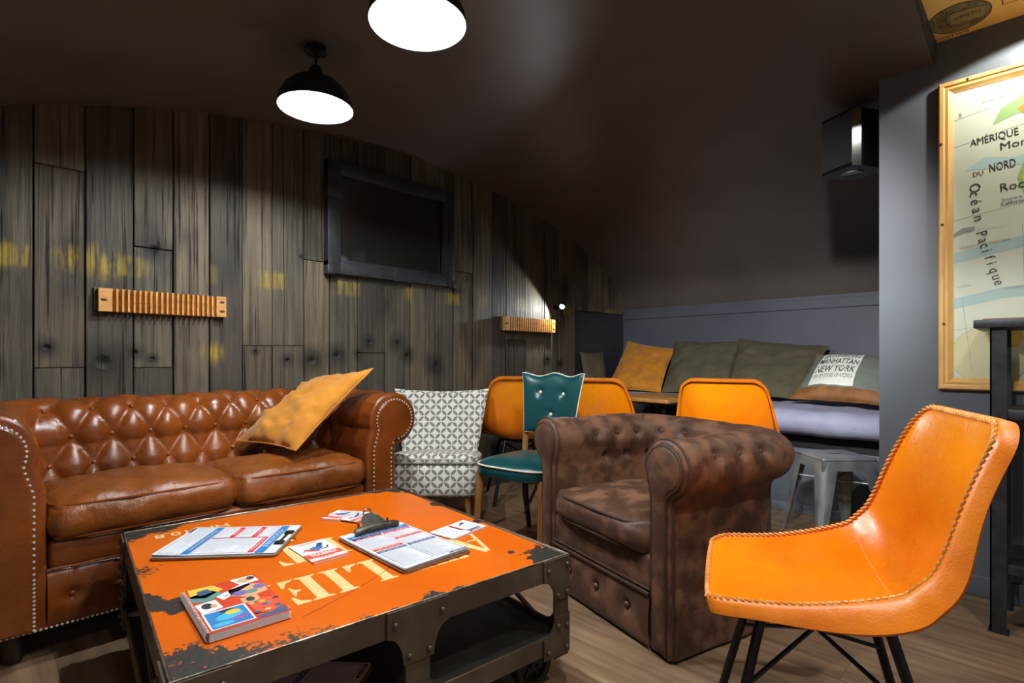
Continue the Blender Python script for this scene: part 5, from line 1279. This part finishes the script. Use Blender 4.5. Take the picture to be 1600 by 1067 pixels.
D.poly([(.213,-.41),(.235,-.35),(.28,-.28),(.42,-.24),(.5,-.42),(.4,-.56),(.28,-.50),(.23,-.46)], 2, .0009); D.poly([(.235,-.40),(.26,-.34),(.33,-.28),(.38,-.40),(.3,-.47),(.25,-.45)], 3, .0012)
D.ellipse(.115,-1.13,.125,.125,6,.0006,30); D.ellipse(.165,-1.05,.055,.05,2,.0009,14,.4); D.line([(.115+.125*math.cos(t_*.21), -1.13+.125*math.sin(t_*.21)) for t_ in range(31)], .0015, 4, .0010)
for pts in ([(.0,-.235),(.2,-.20),(.8,-.12)], [(.0,-.55),(.3,-.50),(.9,-.42)], [(.0,-1.02),(.15,-1.0),(.9,-.9)], [(.215,-.6),(.23,-1.2)], [(.0,-.62),(.08,-.60),(.16,-.60)], [(.03,-.9),(.06,-1.2)], [(.0,-.12),(.12,-.10)], [(.06,-.06),(.16,-.03)]): D.line(pts, .0012, 4, .0008)
D.text('AMÉRIQUE', .055, -.245, .030, 5, .0016, width=.150, ang=.06); D.text('DU', .065, -.375, .020, 5, .0016, width=.032, ang=.05); D.text('NORD', .117, -.368, .034, 5, .0016, width=.080, ang=.07)
D.text('Montagnes', .150, -.285, .030, 5, .0016, width=.20, ang=.05); D.text('Rocheuses', .150, -.455, .032, 5, .0016, width=.20, ang=.05)
D.text('Californie', .152, -.515, .016, 5, .0016, width=.075, ang=.06); D.text('Presqu\'ile de', .155, -.495, .009, 5, .0016, width=.06, ang=.06)
D.text('ARMAND COLIN', .09, -.075, .010, 4, .0016, width=.075, ang=.05); D.text('5', .018, -.11, .018, 4, .0016)
def along(txt, pts, size, wd):
    n_ = len(txt); P = cr([(a, b_, 0) for a, b_ in pts], 20); L_ = [0]
    for a, b_ in zip(P, P[1:]): L_.append(L_[-1] + (b_-a).length)
    for i, ch in enumerate(txt):
        s_ = L_[-1]*i/(n_-1 or 1); k = min(range(len(P)), key=lambda q: abs(L_[q]-s_)); a = P[max(k-1, 0)]; b_ = P[min(k+1, len(P)-1)]; ang = math.atan2(b_.y-a.y, b_.x-a.x)
        D.text(ch, P[k].x, P[k].y, size*(1 if ch != 'O' else 1), 5, .0016, ang=ang, cond=wd)
along('Océan', [(.052,-.405),(.055,-.47),(.065,-.545)], .036, .95); along('Pacifique', [(.073,-.615),(.095,-.71),(.128,-.825)], .036, .85)
D.text('COURANT NORD EQUATORIAL', .02, -.675, .010, 4, .0016, width=.16, ang=.1); D.text('COURANT', .16, -.86, .010, 4, .0016, width=.06, ang=.06); D.text('AUSTRAL', .01, -.84, .008, 4, .0016, width=.05, ang=.1)
D.poly([(.0,-.605),(.03,-.585),(.07,-.585),(.068,-.60),(.03,-.605),(.0,-.62)], 4, .0011)
D.build('map_printing', mi, ms)

# ------------------------------------------------------------------ speaker in the vault corner
spk = thing('wall_speaker', 'black loudspeaker bracketed high beside the grey wall corner', 'speaker', (3.115, .70, 1.93), R(242))
mb = MB(); pts = [(-.085,-.10),(-.10,-.06),(-.10,.05),(-.06,.11),(.06,.11),(.10,.05),(.10,-.06),(.085,-.10)]
mb.prism([(x, y, 0) for x, y in pts], (0, 0, .28)); mb.build('cabinet', BLACKP, spk, angle=20)
mb = MB(); mb.prism([(-.085, -.104, .015), (.085, -.104, .015), (.085, -.104, .265), (-.085, -.104, .265)], (0, .004, 0)); mb.build('grille', M('black_mesh', '#161616', rough=.6), spk, smooth=False)
mb = MB(); mb.lathe([(.0,-.004),(.045,-.004),(.05,-.002),(.05,0),(0,0)], 24, (0, 0, 0)); mb.build('bottom_ring', CHROME, spk)
mb = MB(); mb.tube([(.0, .10, .14), (.03, .16, .14), (-.07, .22, .14)], .014, 8); mb.build('wall_bracket', BLACKM, spk)

# ------------------------------------------------------------------ black steel rack
rk = thing('steel_rack', 'black angle-iron rack with wire mesh end standing under the map', 'shelf', (2.80, -.30, 0))
def ang_post(name, x, y, sx, sy, z1):
    mb = MB(); a, t = .046, .005
    mb.box(min(x, x+sx*a), max(x, x+sx*a), min(y, y+sy*t), max(y, y+sy*t), .004, z1); mb.box(min(x, x+sx*t), max(x, x+sx*t), min(y, y+sy*a), max(y, y+sy*a), .004, z1)
    mb.box(min(x, x+sx*a)-.006, max(x, x+sx*a)+.006, min(y, y+sy*a)-.006, max(y, y+sy*a)+.006, 0, .005); mb.build(name, RACKM, rk, smooth=False)
for x, sx in ((-.165, 1), (.155, -1)):
    for y, sy in ((.455, -1), (-.55, 1)): ang_post('post', x, y, sx, sy, 1.115)
mb = MB(); mb.box(-.185, .162, -.58, .50, 1.112, 1.142, bev=.003); mb.build('top_shelf', RACKM, rk)
for z in (.22, .78):
    mb = MB(); mb.box(-.16, .15, -.545, .445, z, z+.035, bev=.002); mb.build('shelf', RACKM, rk)
mb = MB()
for i in range(26): mb.tube([(-.158+.306*i/25, .443, .255), (-.158+.306*i/25, .443, .78)], .0016, 4)
for i in range(42): mb.tube([(-.158, .4415, .255+.525*i/41), (.148, .4415, .255+.525*i/41)], .0016, 4)
o_ = mb.build('mesh_panel', M('bright_wire_mesh', '#8d8f90', rough=.35, metal=.8), rk); 
mb = MB(); mb.ball((-.183, .36, 1.127), .006, 8); mb.build('bolt', CHROME, rk)
tag(MB().box(-.10, .10, -.15, .15, 0, .008, bev=.003).build('serving_board', M('brown_board', '#6b4a2c', '#7d5a38', 8, rough=.5), loc=(2.80, .03, 1.143)), 'thin brown board lying on top of the black steel rack', 'board')
